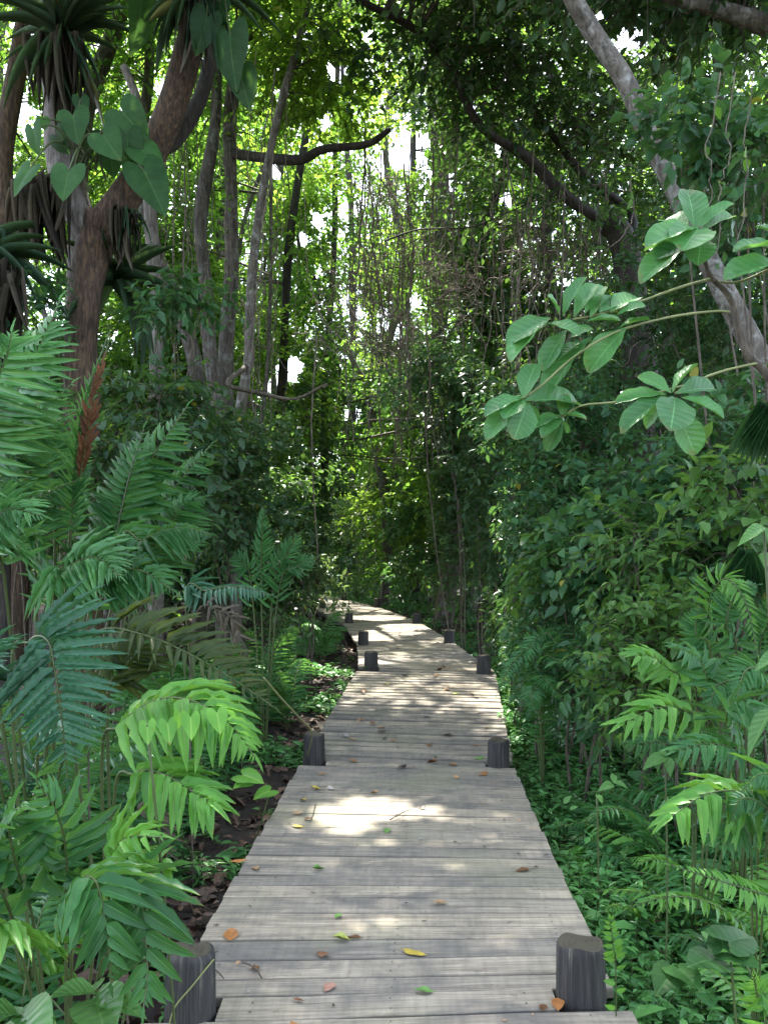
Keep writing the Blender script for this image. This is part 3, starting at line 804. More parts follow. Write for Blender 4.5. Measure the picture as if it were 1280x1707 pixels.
def slim_trees():
    for k, (lab, pl, d, r0, r1, bark, ells, mat) in enumerate(SLIM):
        w = px_line([(x, y, d) for x, y in pl], 30)
        base = on_ground(w[0][0] + .05, d, -.1)
        root = thing('slim_tree', base, lab, 'tree', 'slim trunks behind the forked tree')
        pts = np.vstack([curve([base, (base + w[0]) / 2, w[0]], 6)[:-1], w])
        trunk_mesh(root, 'trunk', pts, np.linspace(r0, r1, len(pts)) * d / F, bark, 11, .06, 30 + k)
        rs = np.random.default_rng(40 + k)
        E = [P(px, py, dd).tolist() + [a, b, c] for px, py, dd, a, b, c in ells]
        foliage('crown', root, E, 80 * len(E) + 50, 9, .13, mat, rs, T_MID, gap=.45, tw=.5, stems_from=pts[-14:], twig_r=.007, freq=1.6)
        if k == 1:
            b = px_line([(388, 256, d), (440, 263, d - .5), (500, 266, d - .8), (540, 248, d - .9), (612, 240, d - 1.0), (650, 215, d - 1.0)], 26)
            trunk_mesh(root, 'limb', b, np.interp(np.linspace(0, 1, 26), [0, .2, 1], [.085, .075, .035]), 'bark_dark', 9, .09, 70, 'dark crooked bough reaching right in mid air')
        if k == 2:
            b = px_line([(412, 610, d), (380, 640, d - .9), (430, 654, d - 1.0), (490, 665, d - 1.1), (545, 640, d - 1.2)], 22)
            trunk_mesh(root, 'limb', b, np.linspace(.035, .012, 22), 'twig', 7, .08, 71)
slim_trees()

def snag():
    d = 10.6
    w = px_line([(250, 330, d), (240, 250, d), (228, 165, d), (207, 110, d)], 14)
    base = on_ground(P(262, 900, d)[0], d)
    pts = np.vstack([curve([base, P(262, 600, d), w[0]], 10)[:-1], w])
    root = thing('dead_tree', base, 'broken bleached trunk ending in a bare stub behind the big heart leaves', 'dead tree')
    trunk_mesh(root, 'trunk', pts, np.linspace(.10, .05, len(pts)), 'bark_flaky', 10, .06, 77)
snag()

# ------------------------------------------------------------------ the wood behind
# (px of the foot, depth, lean px at the top, height, radius, blobs as (dpx, z, rx, ry, rz), bark, leaves, label)
WOOD = [
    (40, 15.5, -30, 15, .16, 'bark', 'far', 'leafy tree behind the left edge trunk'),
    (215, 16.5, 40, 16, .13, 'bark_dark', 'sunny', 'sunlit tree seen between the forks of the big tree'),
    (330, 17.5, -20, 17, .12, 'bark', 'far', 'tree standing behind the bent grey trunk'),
    (455, 18.0, 50, 17, .12, 'bark_dark', 'sunny', 'tree with sunlit yellow-green leaves above the crooked bough'),
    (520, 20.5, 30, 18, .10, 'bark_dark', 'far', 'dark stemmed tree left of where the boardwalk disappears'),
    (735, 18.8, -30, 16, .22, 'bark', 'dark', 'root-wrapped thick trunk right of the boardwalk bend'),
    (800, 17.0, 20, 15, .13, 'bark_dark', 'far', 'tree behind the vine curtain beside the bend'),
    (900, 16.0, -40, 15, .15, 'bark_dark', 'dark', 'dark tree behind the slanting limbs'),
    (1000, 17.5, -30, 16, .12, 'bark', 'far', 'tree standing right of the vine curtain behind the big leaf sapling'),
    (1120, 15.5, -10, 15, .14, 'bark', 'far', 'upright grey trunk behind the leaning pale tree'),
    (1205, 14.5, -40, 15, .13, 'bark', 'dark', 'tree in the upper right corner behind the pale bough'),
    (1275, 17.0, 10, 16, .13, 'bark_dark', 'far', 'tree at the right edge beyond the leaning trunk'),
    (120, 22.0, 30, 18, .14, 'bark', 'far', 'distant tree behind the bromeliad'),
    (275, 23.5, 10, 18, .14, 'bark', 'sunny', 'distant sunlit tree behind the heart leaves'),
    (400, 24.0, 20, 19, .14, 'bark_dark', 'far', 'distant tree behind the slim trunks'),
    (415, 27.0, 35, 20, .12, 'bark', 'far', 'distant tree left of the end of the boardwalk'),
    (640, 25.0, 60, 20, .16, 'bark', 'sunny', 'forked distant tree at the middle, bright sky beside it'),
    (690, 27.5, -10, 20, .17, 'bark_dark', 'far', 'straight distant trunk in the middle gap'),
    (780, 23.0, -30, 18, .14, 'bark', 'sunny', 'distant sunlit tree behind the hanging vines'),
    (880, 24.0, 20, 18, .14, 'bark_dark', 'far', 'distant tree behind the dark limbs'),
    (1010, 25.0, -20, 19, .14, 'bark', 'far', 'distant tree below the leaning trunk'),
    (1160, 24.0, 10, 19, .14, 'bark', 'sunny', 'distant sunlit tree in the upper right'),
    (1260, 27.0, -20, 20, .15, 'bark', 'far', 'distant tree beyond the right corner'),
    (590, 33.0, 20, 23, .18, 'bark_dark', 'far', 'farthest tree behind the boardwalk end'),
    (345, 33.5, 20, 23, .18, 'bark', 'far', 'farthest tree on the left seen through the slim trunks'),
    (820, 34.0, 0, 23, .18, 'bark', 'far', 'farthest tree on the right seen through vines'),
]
def wood():
    for k, (px, d, lean, h, r, bark, mat, lab) in enumerate(WOOD):
        rs = np.random.default_rng(100 + k)
        x0 = (px - 640) / F * d
        base = on_ground(x0, d)
        root = thing('forest_tree', base, lab, 'tree', 'trees of the wood behind')
        lx = lean / F * d
        top = np.array([x0 + lx, d, h])
        top[0] += rs.normal(0, .9)
        mid = [base] + [base + (top - base) * q + np.array([rs.normal(0, .28), rs.normal(0, .2), 0]) for q in (.15, .3, .48, .66, .82)] + [top]
        pts = curve(mid, 30)
        trunk_mesh(root, 'trunk', pts, np.linspace(r, r * .4, 30), bark, 10, .08, k)
        if k % 2 == 0:
            i = 9 + k % 5; sgn = 1 if (k // 2) % 2 else -1
            lp = curve([pts[i], pts[i] + [sgn * .7, .2, 1.2], pts[i] + [sgn * 1.1, .3, 3.0], pts[i] + [sgn * 2.0, .3, 5.2]], 14)
            trunk_mesh(root, 'limb', lp, np.linspace(r * .6, r * .25, 14), bark, 8, .06, 50 + k)
        E = []
        zt = min(h, 1.7 + .66 * d)
        zlo = 3.0 if d < 22 else 2.0
        for q in range(9):
            z = zlo + (zt - zlo) * (q + .5) / 9
            s = 1.15 - .3 * (q / 8)
            E.append((x0 + lx * z / h + rs.normal(0, 1.1) * s, d + rs.normal(0, .7), z, rs.uniform(.9, 1.6) * s, rs.uniform(.8, 1.3) * s, rs.uniform(.6, 1.0) * s))
        foliage('crown', root, E, 820, 9, .145 + .0022 * d, mat, rs, T_FAR, gap=.35, tw=.55, stems_from=pts[6:], twig_r=.008, freq=1.3)
wood()

UNDER = [(40, 24, 'low leafy tree deep on the left behind the giant ferns'), (190, 26, 'low leafy tree deep behind the forked tree'), (330, 28, 'low leafy tree deep behind the slim trunks'), (420, 27, 'low leafy tree left of the far boardwalk'),
         (545, 41, 'low tree closing the view where the boardwalk turns away'), (600, 31, 'low dark tree straight ahead at the last bend'), (660, 29, 'low tree right of the last bend'), (715, 26, 'low tree behind the root-wrapped trunk'), (790, 24, 'low tree behind the vines'),
         (880, 21, 'low tree in the shade behind the right shrubs'), (980, 20, 'low tree behind the vine-hung tree'), (1100, 19, 'low tree behind the big leaf sapling'), (1230, 18, 'low tree behind the leaning trunk'), (470, 44, 'last low tree on the left of the turn'),
         (180, 16.5, 'tall bushy tree between the fork and the bent grey trunk'), (330, 15.5, 'tall bushy tree right behind the slim trunks'), (430, 19.5, 'tall bushy tree behind the pale thin trunk'), (510, 22, 'tall bushy tree over the glinting shrub'), (90, 18, 'tall bushy tree behind the air plants'), (590, 35, 'tall bushy tree straight ahead in the middle gap'),
         (250, 19, 'low tree between the bent grey trunk and the fork'), (535, 33, 'low tree in the bright gap left of the middle'), (585, 39, 'bushy low tree in the slot above the boardwalk end'), (630, 35, 'low tree right of the slot above the boardwalk end')]
def understorey():
    for k, (px, d, lab) in enumerate(UNDER):
        rs = np.random.default_rng(800 + k)
        x = (px - 640) / F * d
        base = on_ground(x, d)
        root = thing('understorey_tree', base, lab, 'tree', 'low trees filling the wood behind')
        pts = curve([base, base + [rs.normal(0, .3), 0, 2], base + [rs.normal(0, .6), rs.normal(0, .3), 4.2], base + [rs.normal(0, .9), 0, 11 if 'tall' in lab else 6.5]], 16)
        tall = 'tall' in lab
        trunk_mesh(root, 'trunk', pts, np.linspace(.07, .025, 16), 'bark', 8, .07, k)
        sc = d / 24
        E = [(x + rs.normal(0, .7) * sc, d + rs.normal(0, .6), z, 1.25 * sc, 1.1, .75) for z in (np.linspace(2.0, 1.5 + .5 * d, 9) if tall else np.linspace(.7, 3.2 + 3.8 * sc, 7))]
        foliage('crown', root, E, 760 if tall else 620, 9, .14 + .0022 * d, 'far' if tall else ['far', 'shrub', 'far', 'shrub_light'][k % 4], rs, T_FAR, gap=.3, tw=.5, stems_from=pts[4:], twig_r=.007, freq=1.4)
understorey()

def far_woods():
    """the mass of leaves that closes every view deep in the wood"""
    rs = np.random.default_rng(300)
    E = []
    for i in range(150):
        y = rs.uniform(36, 56); x = rs.uniform(-.5, .5) * y * 1.15
        E.append((x, y, rs.uniform(0, 1) ** 1.5 * 27, 2.4, 2.0, 1.6))
    G = Geo()
    C, ctr = blob_points(E, 11000, rs, .25, .6)
    D = rnd_dir(len(C), rs)
    O, A, N, L, t, e = spray(C, D, .9, 7, .30, rs)
    k = keep_leaf(O, True, False) & (O[:, 2] > 0)
    leaves(G, T_FAR, O[k], A[k], N[k], L[k], .55, t[k])
    # trunks of the far wood are part of that mass
    tag(G.build('far_woods', M['far']), kind='stuff')
far_woods()

# ------------------------------------------------------------------ shrubs and saplings
def shrub(label, x, y, ells, ntw, leafL, mat, seed, group=None, T=T_MID, name='shrub', m=8, tw=.35, gap=.3, W=.5, droop=.35, freq=2.2, nst=5):
    rs = np.random.default_rng(seed)
    base = on_ground(x, y, -.05)
    root = thing(name, base, label, 'shrub' if name == 'shrub' else 'sapling', group)
    G = Geo()
    allp = []
    for e in ells:
        for q in range(max(1, nst // len(ells))):
            tip = np.array(e[:3]) + rs.normal(0, .3, 3) * np.array(e[3:])
            b = base + [rs.normal(0, .08), rs.normal(0, .08), 0]
            p = curve([b, b + (tip - b) * [.25, .25, .5] + rs.normal(0, .08, 3), tip], 12)
            if not keep_leaf(p[3:], False, False).all():
                continue
            tube(G, p, np.linspace(.013, .005, 12), 6, caps=False); allp.append(p[4:])
    if G.v:
        G.build('stem', M['twig'], root)
    foliage('foliage', root, ells, ntw, m, leafL, mat, rs, T, W, gap, tw, droop, freq, stems_from=np.vstack(allp) if allp else None, twig_r=.0035)
    return root

def shrubs():
    B = lambda px, py, d, rx, ry, rz: P(px, py, d).tolist() + [rx, ry, rz]
    S = [  # label, px foot, depth, blobs (pixel, depth, radii), twigs, leaf, material
        # ---- right bank, from the camera outwards
        ('dense dark shrub hugging the boardwalk where the right fern frond arches', 850, 9.6, [(880, 960, 9.6, .55, .6, .6), (830, 850, 9.9, .45, .5, .5), (920, 800, 9.4, .6, .6, .6), (870, 700, 9.8, .5, .6, .5)], 520, .125, 'shrub'),
        ('broad glossy shrub below the left end of the big leaf sapling', 960, 8.0, [(950, 900, 8.0, .6, .6, .55), (1010, 800, 8.2, .6, .6, .5), (900, 1000, 8.3, .4, .5, .4), (960, 720, 8.4, .5, .5, .4)], 520, .125, 'shrub'),
        ('leafy shrub with pale new leaves behind the right sword ferns', 1080, 6.6, [(1060, 880, 6.6, .5, .5, .45), (1000, 970, 6.8, .42, .5, .4), (1120, 960, 6.5, .5, .5, .4), (1150, 840, 6.9, .5, .5, .4)], 480, .115, 'shrub'),
        ('tall shrub at the right edge under the leaning trunk', 1240, 6.2, [(1230, 760, 6.0, .5, .5, .5), (1200, 880, 5.8, .45, .5, .4), (1270, 960, 5.4, .4, .4, .4), (1275, 730, 6.0, .35, .4, .3)], 400, .12, 'shrub'),
        ('shaded shrub behind the big leaf sapling', 1130, 9.6, [(1100, 740, 9.4, .7, .6, .5), (1130, 620, 9.6, .7, .6, .6), (1050, 560, 9.8, .6, .6, .5), (1180, 540, 9.2, .6, .6, .5), (1000, 640, 9.8, .5, .6, .5)], 560, .13, 'shrub'),
        ('tall dark shrub under the vine curtain on the right', 800, 12.6, [(830, 900, 12.6, .55, .7, .8), (800, 760, 12.8, .6, .7, .7), (880, 660, 12.6, .7, .7, .6), (780, 660, 13.4, .5, .7, .5)], 520, .13, 'dark'),
        ('dark shrub pressed against the root-wrapped trunk', 755, 15.6, [(770, 930, 15.6, .5, .6, .7), (790, 820, 15.8, .6, .7, .7), (760, 720, 16.5, .6, .7, .7)], 420, .14, 'dark'),
        ('low dark shrub opposite the two far posts', 720, 21.5, [(700, 960, 21.5, .7, .8, .6), (740, 890, 22, .8, .8, .7), (690, 860, 23, .7, .8, .7)], 380, .15, 'shrub'),
        ('small-leaved shrub catching light at the end of the boardwalk', 650, 27.5, [(640, 900, 27.5, 1.0, .9, .8), (600, 860, 28.5, 1.0, .9, .8), (680, 820, 28.5, .9, .9, .8), (640, 960, 27.5, .9, .8, .5)], 460, .16, 'white_lit'),
        ('dark shrub closing the view behind the boardwalk bend', 560, 37, [(560, 930, 37, 1.6, 1, 1.0), (520, 870, 38, 1.8, 1, 1.2), (600, 800, 38, 1.8, 1, 1.3)], 420, .22, 'dark'),
        ('leaf sprays reaching over the pale leaning trunk at upper right', 1290, 5.6, [(1130, 190, 5.7, .22, .25, .10), (1220, 210, 5.6, .25, .3, .16), (1275, 270, 5.5, .28, .3, .25), (1200, 300, 7.4, .3, .3, .2), (1270, 130, 5.8, .25, .3, .2), (1240, 380, 7.4, .35, .3, .22)], 210, .125, 'shrub'),
        ('shrub behind the leaning trunk, filling the right side at eye level', 1260, 8.6, [(1230, 440, 8.4, .6, .6, .6), (1160, 340, 8.8, .6, .6, .5), (1290, 300, 8.4, .6, .6, .7), (1080, 470, 9.0, .5, .5, .4), (1280, 560, 8.2, .5, .6, .5)], 460, .125, 'dark'),
        # ---- left bank
        ('bluish shrub spray crossing in front of the slim trunks', 250, 8.4, [(285, 500, 8.4, .3, .3, .16), (340, 475, 8.6, .35, .3, .12), (60, 520, 8.6, .25, .3, .15)], 120, .12, 'shrub'),
        ('dark shrub behind the giant fern fronds', 200, 7.8, [(250, 660, 7.8, .4, .5, .3), (290, 720, 8.0, .5, .6, .4), (135, 720, 8.0, .35, .3, .35), (110, 830, 7.8, .5, .4, .4), (250, 810, 7.6, .7, .5, .45)], 420, .12, 'dark'),
        ('dark understorey shrub between giant ferns and slim trunks', 380, 9.6, [(380, 800, 9.6, .6, .6, .5), (340, 740, 9.8, .6, .6, .4), (430, 760, 10.2, .5, .6, .5), (400, 870, 9.4, .5, .5, .4)], 400, .12, 'dark'),
        ('yellow-green shrub catching the sun left of the boardwalk', 460, 12.6, [(450, 830, 12.6, .6, .6, .35), (500, 810, 13, .5, .6, .3), (420, 860, 12.4, .4, .5, .3)], 240, .12, 'shrub_light'),
        ('shrub with white-glinting leaves leaning over the boardwalk edge', 520, 11.4, [(492, 1010, 11.4, .26, .4, .22), (515, 965, 11.6, .28, .4, .18), (480, 940, 11.8, .35, .4, .3), (548, 985, 13.2, .2, .3, .18)], 210, .12, 'white_lit'),
        ('dark low shrub left of the white-glinting one', 450, 12.0, [(440, 950, 12, .5, .5, .5), (480, 880, 12.5, .5, .5, .5), (400, 930, 11.6, .5, .5, .4)], 300, .12, 'dark'),
        ('shrub at the left rim of the far boardwalk', 500, 18.5, [(500, 900, 18.5, .8, .8, .8), (540, 840, 19, .7, .8, .7), (460, 830, 18.5, .8, .8, .7)], 380, .14, 'shrub'),
        ('tall dark shrub in the gap left of the boardwalk end', 480, 24.5, [(480, 860, 24.5, 1, 1, 1), (440, 780, 25, 1.1, 1, 1), (520, 760, 25.5, 1.1, 1, 1), (430, 900, 24, .9, 1, .8)], 400, .17, 'dark'),
        ('shrub under the slim trunks, mid height', 330, 14.5, [(330, 820, 14.5, .9, .8, .7), (280, 730, 14.5, .9, .8, .6), (400, 730, 15, .8, .8, .6), (200, 760, 14, .9, .8, .7)], 420, .14, 'shrub'),
        ('shrub at the left edge behind the giant fern', 40, 9.4, [(40, 640, 9.4, .7, .6, .5), (-10, 560, 9.6, .6, .6, .4), (100, 620, 9.6, .5, .6, .4), (60, 760, 9, .6, .5, .5)], 360, .12, 'dark'),
        ('slender understorey sapling in front of the middle gap', 600, 29.5, [(590, 700, 29.5, 1.3, 1, .9), (640, 640, 30, 1.3, 1, .9), (560, 600, 30, 1.1, 1, .8)], 300, .18, 'dark'),
        ('leafy sapling arching over the bend from the right', 770, 14.0, [(700, 640, 13.6, .6, .5, .18), (770, 650, 13.6, .6, .5, .25), (740, 600, 14, .5, .5, .2)], 170, .14, 'shrub'),
        ('undergrowth shrub far left behind the screw pine stem', 40, 12.2, [(40, 900, 12.2, 1.0, .8, .8), (-20, 820, 12.4, .8, .8, .7), (110, 860, 12, .8, .8, .7)], 420, .13, 'shrub'),
        ('undergrowth shrub behind the forked tree trunk', 160, 13.6, [(160, 900, 13.6, 1.0, .8, .8), (220, 840, 13.8, .9, .8, .7), (110, 790, 14, .9, .8, .7)], 440, .135, 'dark'),
        ('undergrowth shrub between forked tree and slim trunks', 275, 11.8, [(270, 930, 11.8, .8, .7, .6), (320, 880, 11.9, .7, .7, .6), (230, 870, 12, .7, .7, .6)], 420, .125, 'dark'),
        ('light leaved shrub farther back between the slim trunks', 350, 18.5, [(340, 860, 18.5, 1.2, 1, 1.0), (400, 800, 18.8, 1.0, 1, .9), (290, 800, 18.5, 1.0, 1, .9)], 420, .15, 'shrub_light'),
        ('shrub deep on the left seen past the forked tree', 110, 20, [(110, 880, 20, 1.4, 1, 1.2), (50, 800, 20, 1.3, 1, 1.1), (190, 800, 20, 1.3, 1, 1.1)], 460, .16, 'shrub'),
        ('low wide shrub under the glossy one, touching the ground cover', 930, 7.2, [(930, 1090, 7.3, .45, .4, .25), (985, 1060, 7.1, .45, .4, .3), (1040, 1080, 6.8, .4, .4, .25)], 330, .105, 'shrub'),
        ('low shrub filling the shade under the pale-leaved shrub', 1110, 6.0, [(1090, 1060, 6.1, .4, .35, .25), (1150, 1040, 5.9, .4, .35, .3), (1210, 1060, 5.6, .35, .3, .3)], 300, .10, 'shrub'),
        ('low dark shrub beside the right bend post', 850, 10.8, [(850, 1030, 10.8, .35, .4, .35), (890, 1040, 10.4, .4, .4, .3)], 260, .115, 'dark'),
        ('low leafy growth at the upper rim of the ground cover', 1000, 6.2, [(985, 1130, 6.2, .4, .35, .22), (1050, 1120, 5.8, .4, .35, .25)], 260, .09, 'shrub'),
        ('low leafy growth below the light green sapling', 1110, 5.2, [(1100, 1110, 5.2, .35, .3, .3), (1160, 1090, 5.1, .3, .3, .3)], 240, .09, 'shrub_light'),
        ('low growth along the deck behind the right joint post', 880, 7.9, [(885, 1110, 8.0, .25, .5, .2), (860, 1075, 9.0, .25, .5, .25)], 220, .09, 'shrub'),
        ('leafy shrub in the shade below the big leaf sapling', 1020, 6.9, [(1010, 1020, 6.9, .45, .4, .35), (1080, 1010, 6.6, .45, .4, .35), (1150, 980, 6.4, .4, .4, .3), (950, 1060, 7.2, .35, .4, .3)], 420, .10, 'shrub'),
        ('young light green sapling amid the dark right shrubs', 1065, 5.7, [(1060, 930, 5.7, .26, .25, .14), (1090, 870, 5.8, .2, .2, .12)], 60, .115, 'shrub_light'),
        ('thin light green sapling by the hugging shrub', 955, 6.9, [(945, 955, 6.9, .25, .2, .14), (975, 900, 6.9, .22, .2, .12), (925, 1010, 6.8, .2, .2, .1)], 70, .11, 'shrub_light'),
        ('fresh sapling leaves under the right end of the leaning trunk', 1235, 4.9, [(1225, 820, 4.9, .2, .2, .14), (1250, 870, 4.8, .2, .2, .12)], 46, .12, 'shrub_light'),
        ('small bright sapling beside the root-wrapped trunk', 735, 16.8, [(690, 875, 16.4, .4, .4, .18), (730, 850, 16.8, .4, .4, .2)], 120, .13, 'shrub_light'),
    ]
    for k, (lab, px, d, bl, n, L, mat) in enumerate(S):
        sap = 'sapling' in lab or 'sprays' in lab
        shrub(lab, (px - 640) / F * d, d, [B(*b) for b in bl], int(n * (1, 1.3, .85, 1.1, 1.5)[k % 5]), L * (1, .85, 1.15, .95, .78)[k % 5], mat, 400 + k, 'shrubs and saplings under the trees', name='sapling' if sap else 'shrub', m=8 if d < 13 else 9, tw=.30 if d < 13 else .42, W=(.40, .52, .60, .46)[k % 4], nst=2 if sap else 5)
shrubs()

# ------------------------------------------------------------------ ferns
PROF = {
    'acro': lambda t: np.clip(.62 + .55 * np.sin(np.pi * np.clip(t * 1.05, 0, 1)) - .62 * t ** 4, .12, 1.1),
    'sword': lambda t: np.clip(np.minimum(.45 + t / .25, 1) * (1 - t ** 2.6) ** .8, .04, 1),
    'fan': lambda t: np.clip(.75 + .3 * np.sin(np.pi * t) - .25 * t, .2, 1),
}
def frond_geo(pts, N0, n, Lmax, W, prof='acro', ang=62, droop=.12, tpl=None, seed=0, t0=.12, rr=.006, jit=.06, fold=0.0, tip=True, curl=0.0, lop=1.0):
    """a rachis along pts with n pairs of leaflets lying in the plane across N0; material 0 = leaflets, 1 = rachis"""
    rs = np.random.default_rng(seed)
    tpl = tpl or T_LEAFLET
    G = Geo()
    c = curve(pts, 40)
    tube(G, c, np.linspace(rr, rr * .3, 40), 6, 1, caps=False)
    seg = np.linspace(0, 1, 40)
    T = unit(np.gradient(c, axis=0))
    N0 = np.asarray(N0, float)
    for side in (-1, 1):
        t = np.linspace(t0, .985, n) + (side * .25 / n) + rs.normal(0, .12 / n, n)
        t = np.clip(t, .02, .995)
        o = np.stack([np.interp(t, seg, c[:, i]) for i in range(3)], -1)
        tt = unit(np.stack([np.interp(t, seg, T[:, i]) for i in range(3)], -1))
        nn = unit(N0 - tt * (tt @ N0)[:, None])
        bb = np.cross(tt, nn) * side
        a = np.radians(ang - 26 * t ** 3 + rs.normal(0, 3.5, n))[:, None]
        A = tt * np.cos(a) + bb * np.sin(a) + nn * (fold - droop * .5) + [0, 0, -droop] + rs.normal(0, jit, (n, 3))
        Nl = nn + rs.normal(0, .18, (n, 3)) - bb * fold * .8
        L = Lmax * PROF[prof](t) * rs.uniform(.9, 1.06, n) * (lop if side > 0 else 1)
        drop = rs.random(n) < .02
        ti = np.clip(rs.normal(.5, .2, n), 0, .97)
        for k in range(len(tpl)):
            s = (np.arange(n) % len(tpl) == k) & ~drop
            leaves(G, tpl[k], o[s], A[s], Nl[s], L[s], W / np.maximum(PROF[prof](t[s]), .35) ** .35, ti[s])
    if tip:
        leaves(G, tpl[0], c[-1:], T[-1:] + [0, 0, -.05], N0[None], Lmax * max(PROF[prof](np.array(.93)), .3) * .8, W, .5)
    return G

def fern(label, loc, group=None, cat='fern', name='fern'):
    return thing(name, loc, label, cat, group)

def add_frond(root, G, mat, stem='stem', label=None):
    o = G.build('frond', [M[mat], M[stem]], root)
    if label: o['label'] = label
    return o

TOCAM = np.array([0, -1.0, .25])
UP = np.array([0, 0, 1.0])
def pxf(*pts):
    return np.array([P(*p) for p in pts])

def arch(base, az, length, rise, out, n=7, curl=1.0):
    """an arching rachis from base; az = direction, rise and out shape the arc"""
    t = np.linspace(0, 1, n)
    h = np.array([math.cos(az), math.sin(az), 0])
    z = rise * (t - .55 * curl * t ** 2.2)
    r = out * (t ** 1.35)
    p = base + h * r[:, None] + UP * z[:, None]
    s = np.linalg.norm(np.diff(p, axis=0), axis=1).sum()
    return base + (p - base) * (length / s)

def rosette(root, base, n, length, seed, mat, Lmax, W, npair, prof='acro', tpl=None, ang=62, azr=(0, 6.283), droop=.12, curl=1.0, rise=1.0, out=.75, t0=.15, rr=.006, stem='stem'):
    rs = np.random.default_rng(seed)
    a0, a1 = azr
    for k in range(n):
        az = a0 + (a1 - a0) * (k + rs.uniform(.1, .9)) / n
        ln = length * rs.uniform(.7, 1.1)
        up = rs.uniform(.55, 1.15)
        pts = arch(base + [rs.normal(0, .03), rs.normal(0, .03), 0], az, ln, rise * up, out * (1.5 - up * .6), curl=curl)
        h = np.array([math.cos(az), math.sin(az), 0])
        inw = pts[3:].copy()
        lim = np.where((inw[:, 0] < 0) & (inw[:, 1] > 3.2) & (inw[:, 1] < 11), 1.32, .82)
        if not ((np.abs(inw[:, 0] - path_x(inw[:, 1])) > lim) | (inw[:, 2] > 2.2)).all():
            pts = base + (pts - base) * [.5, .8, 1]
            if not (np.abs(pts[:, 0] - path_x(pts[:, 1])) > np.where((pts[:, 0] < 0) & (pts[:, 1] > 3.2) & (pts[:, 1] < 11), 1.2, .8)).all():
                continue
        N = UP * .9 - h * .55 + rs.normal(0, .15, 3)
        add_frond(root, frond_geo(pts, N, npair, Lmax * rs.uniform(.85, 1.1), W, prof, ang, droop, tpl, seed * 50 + k, t0, rr), mat, stem)

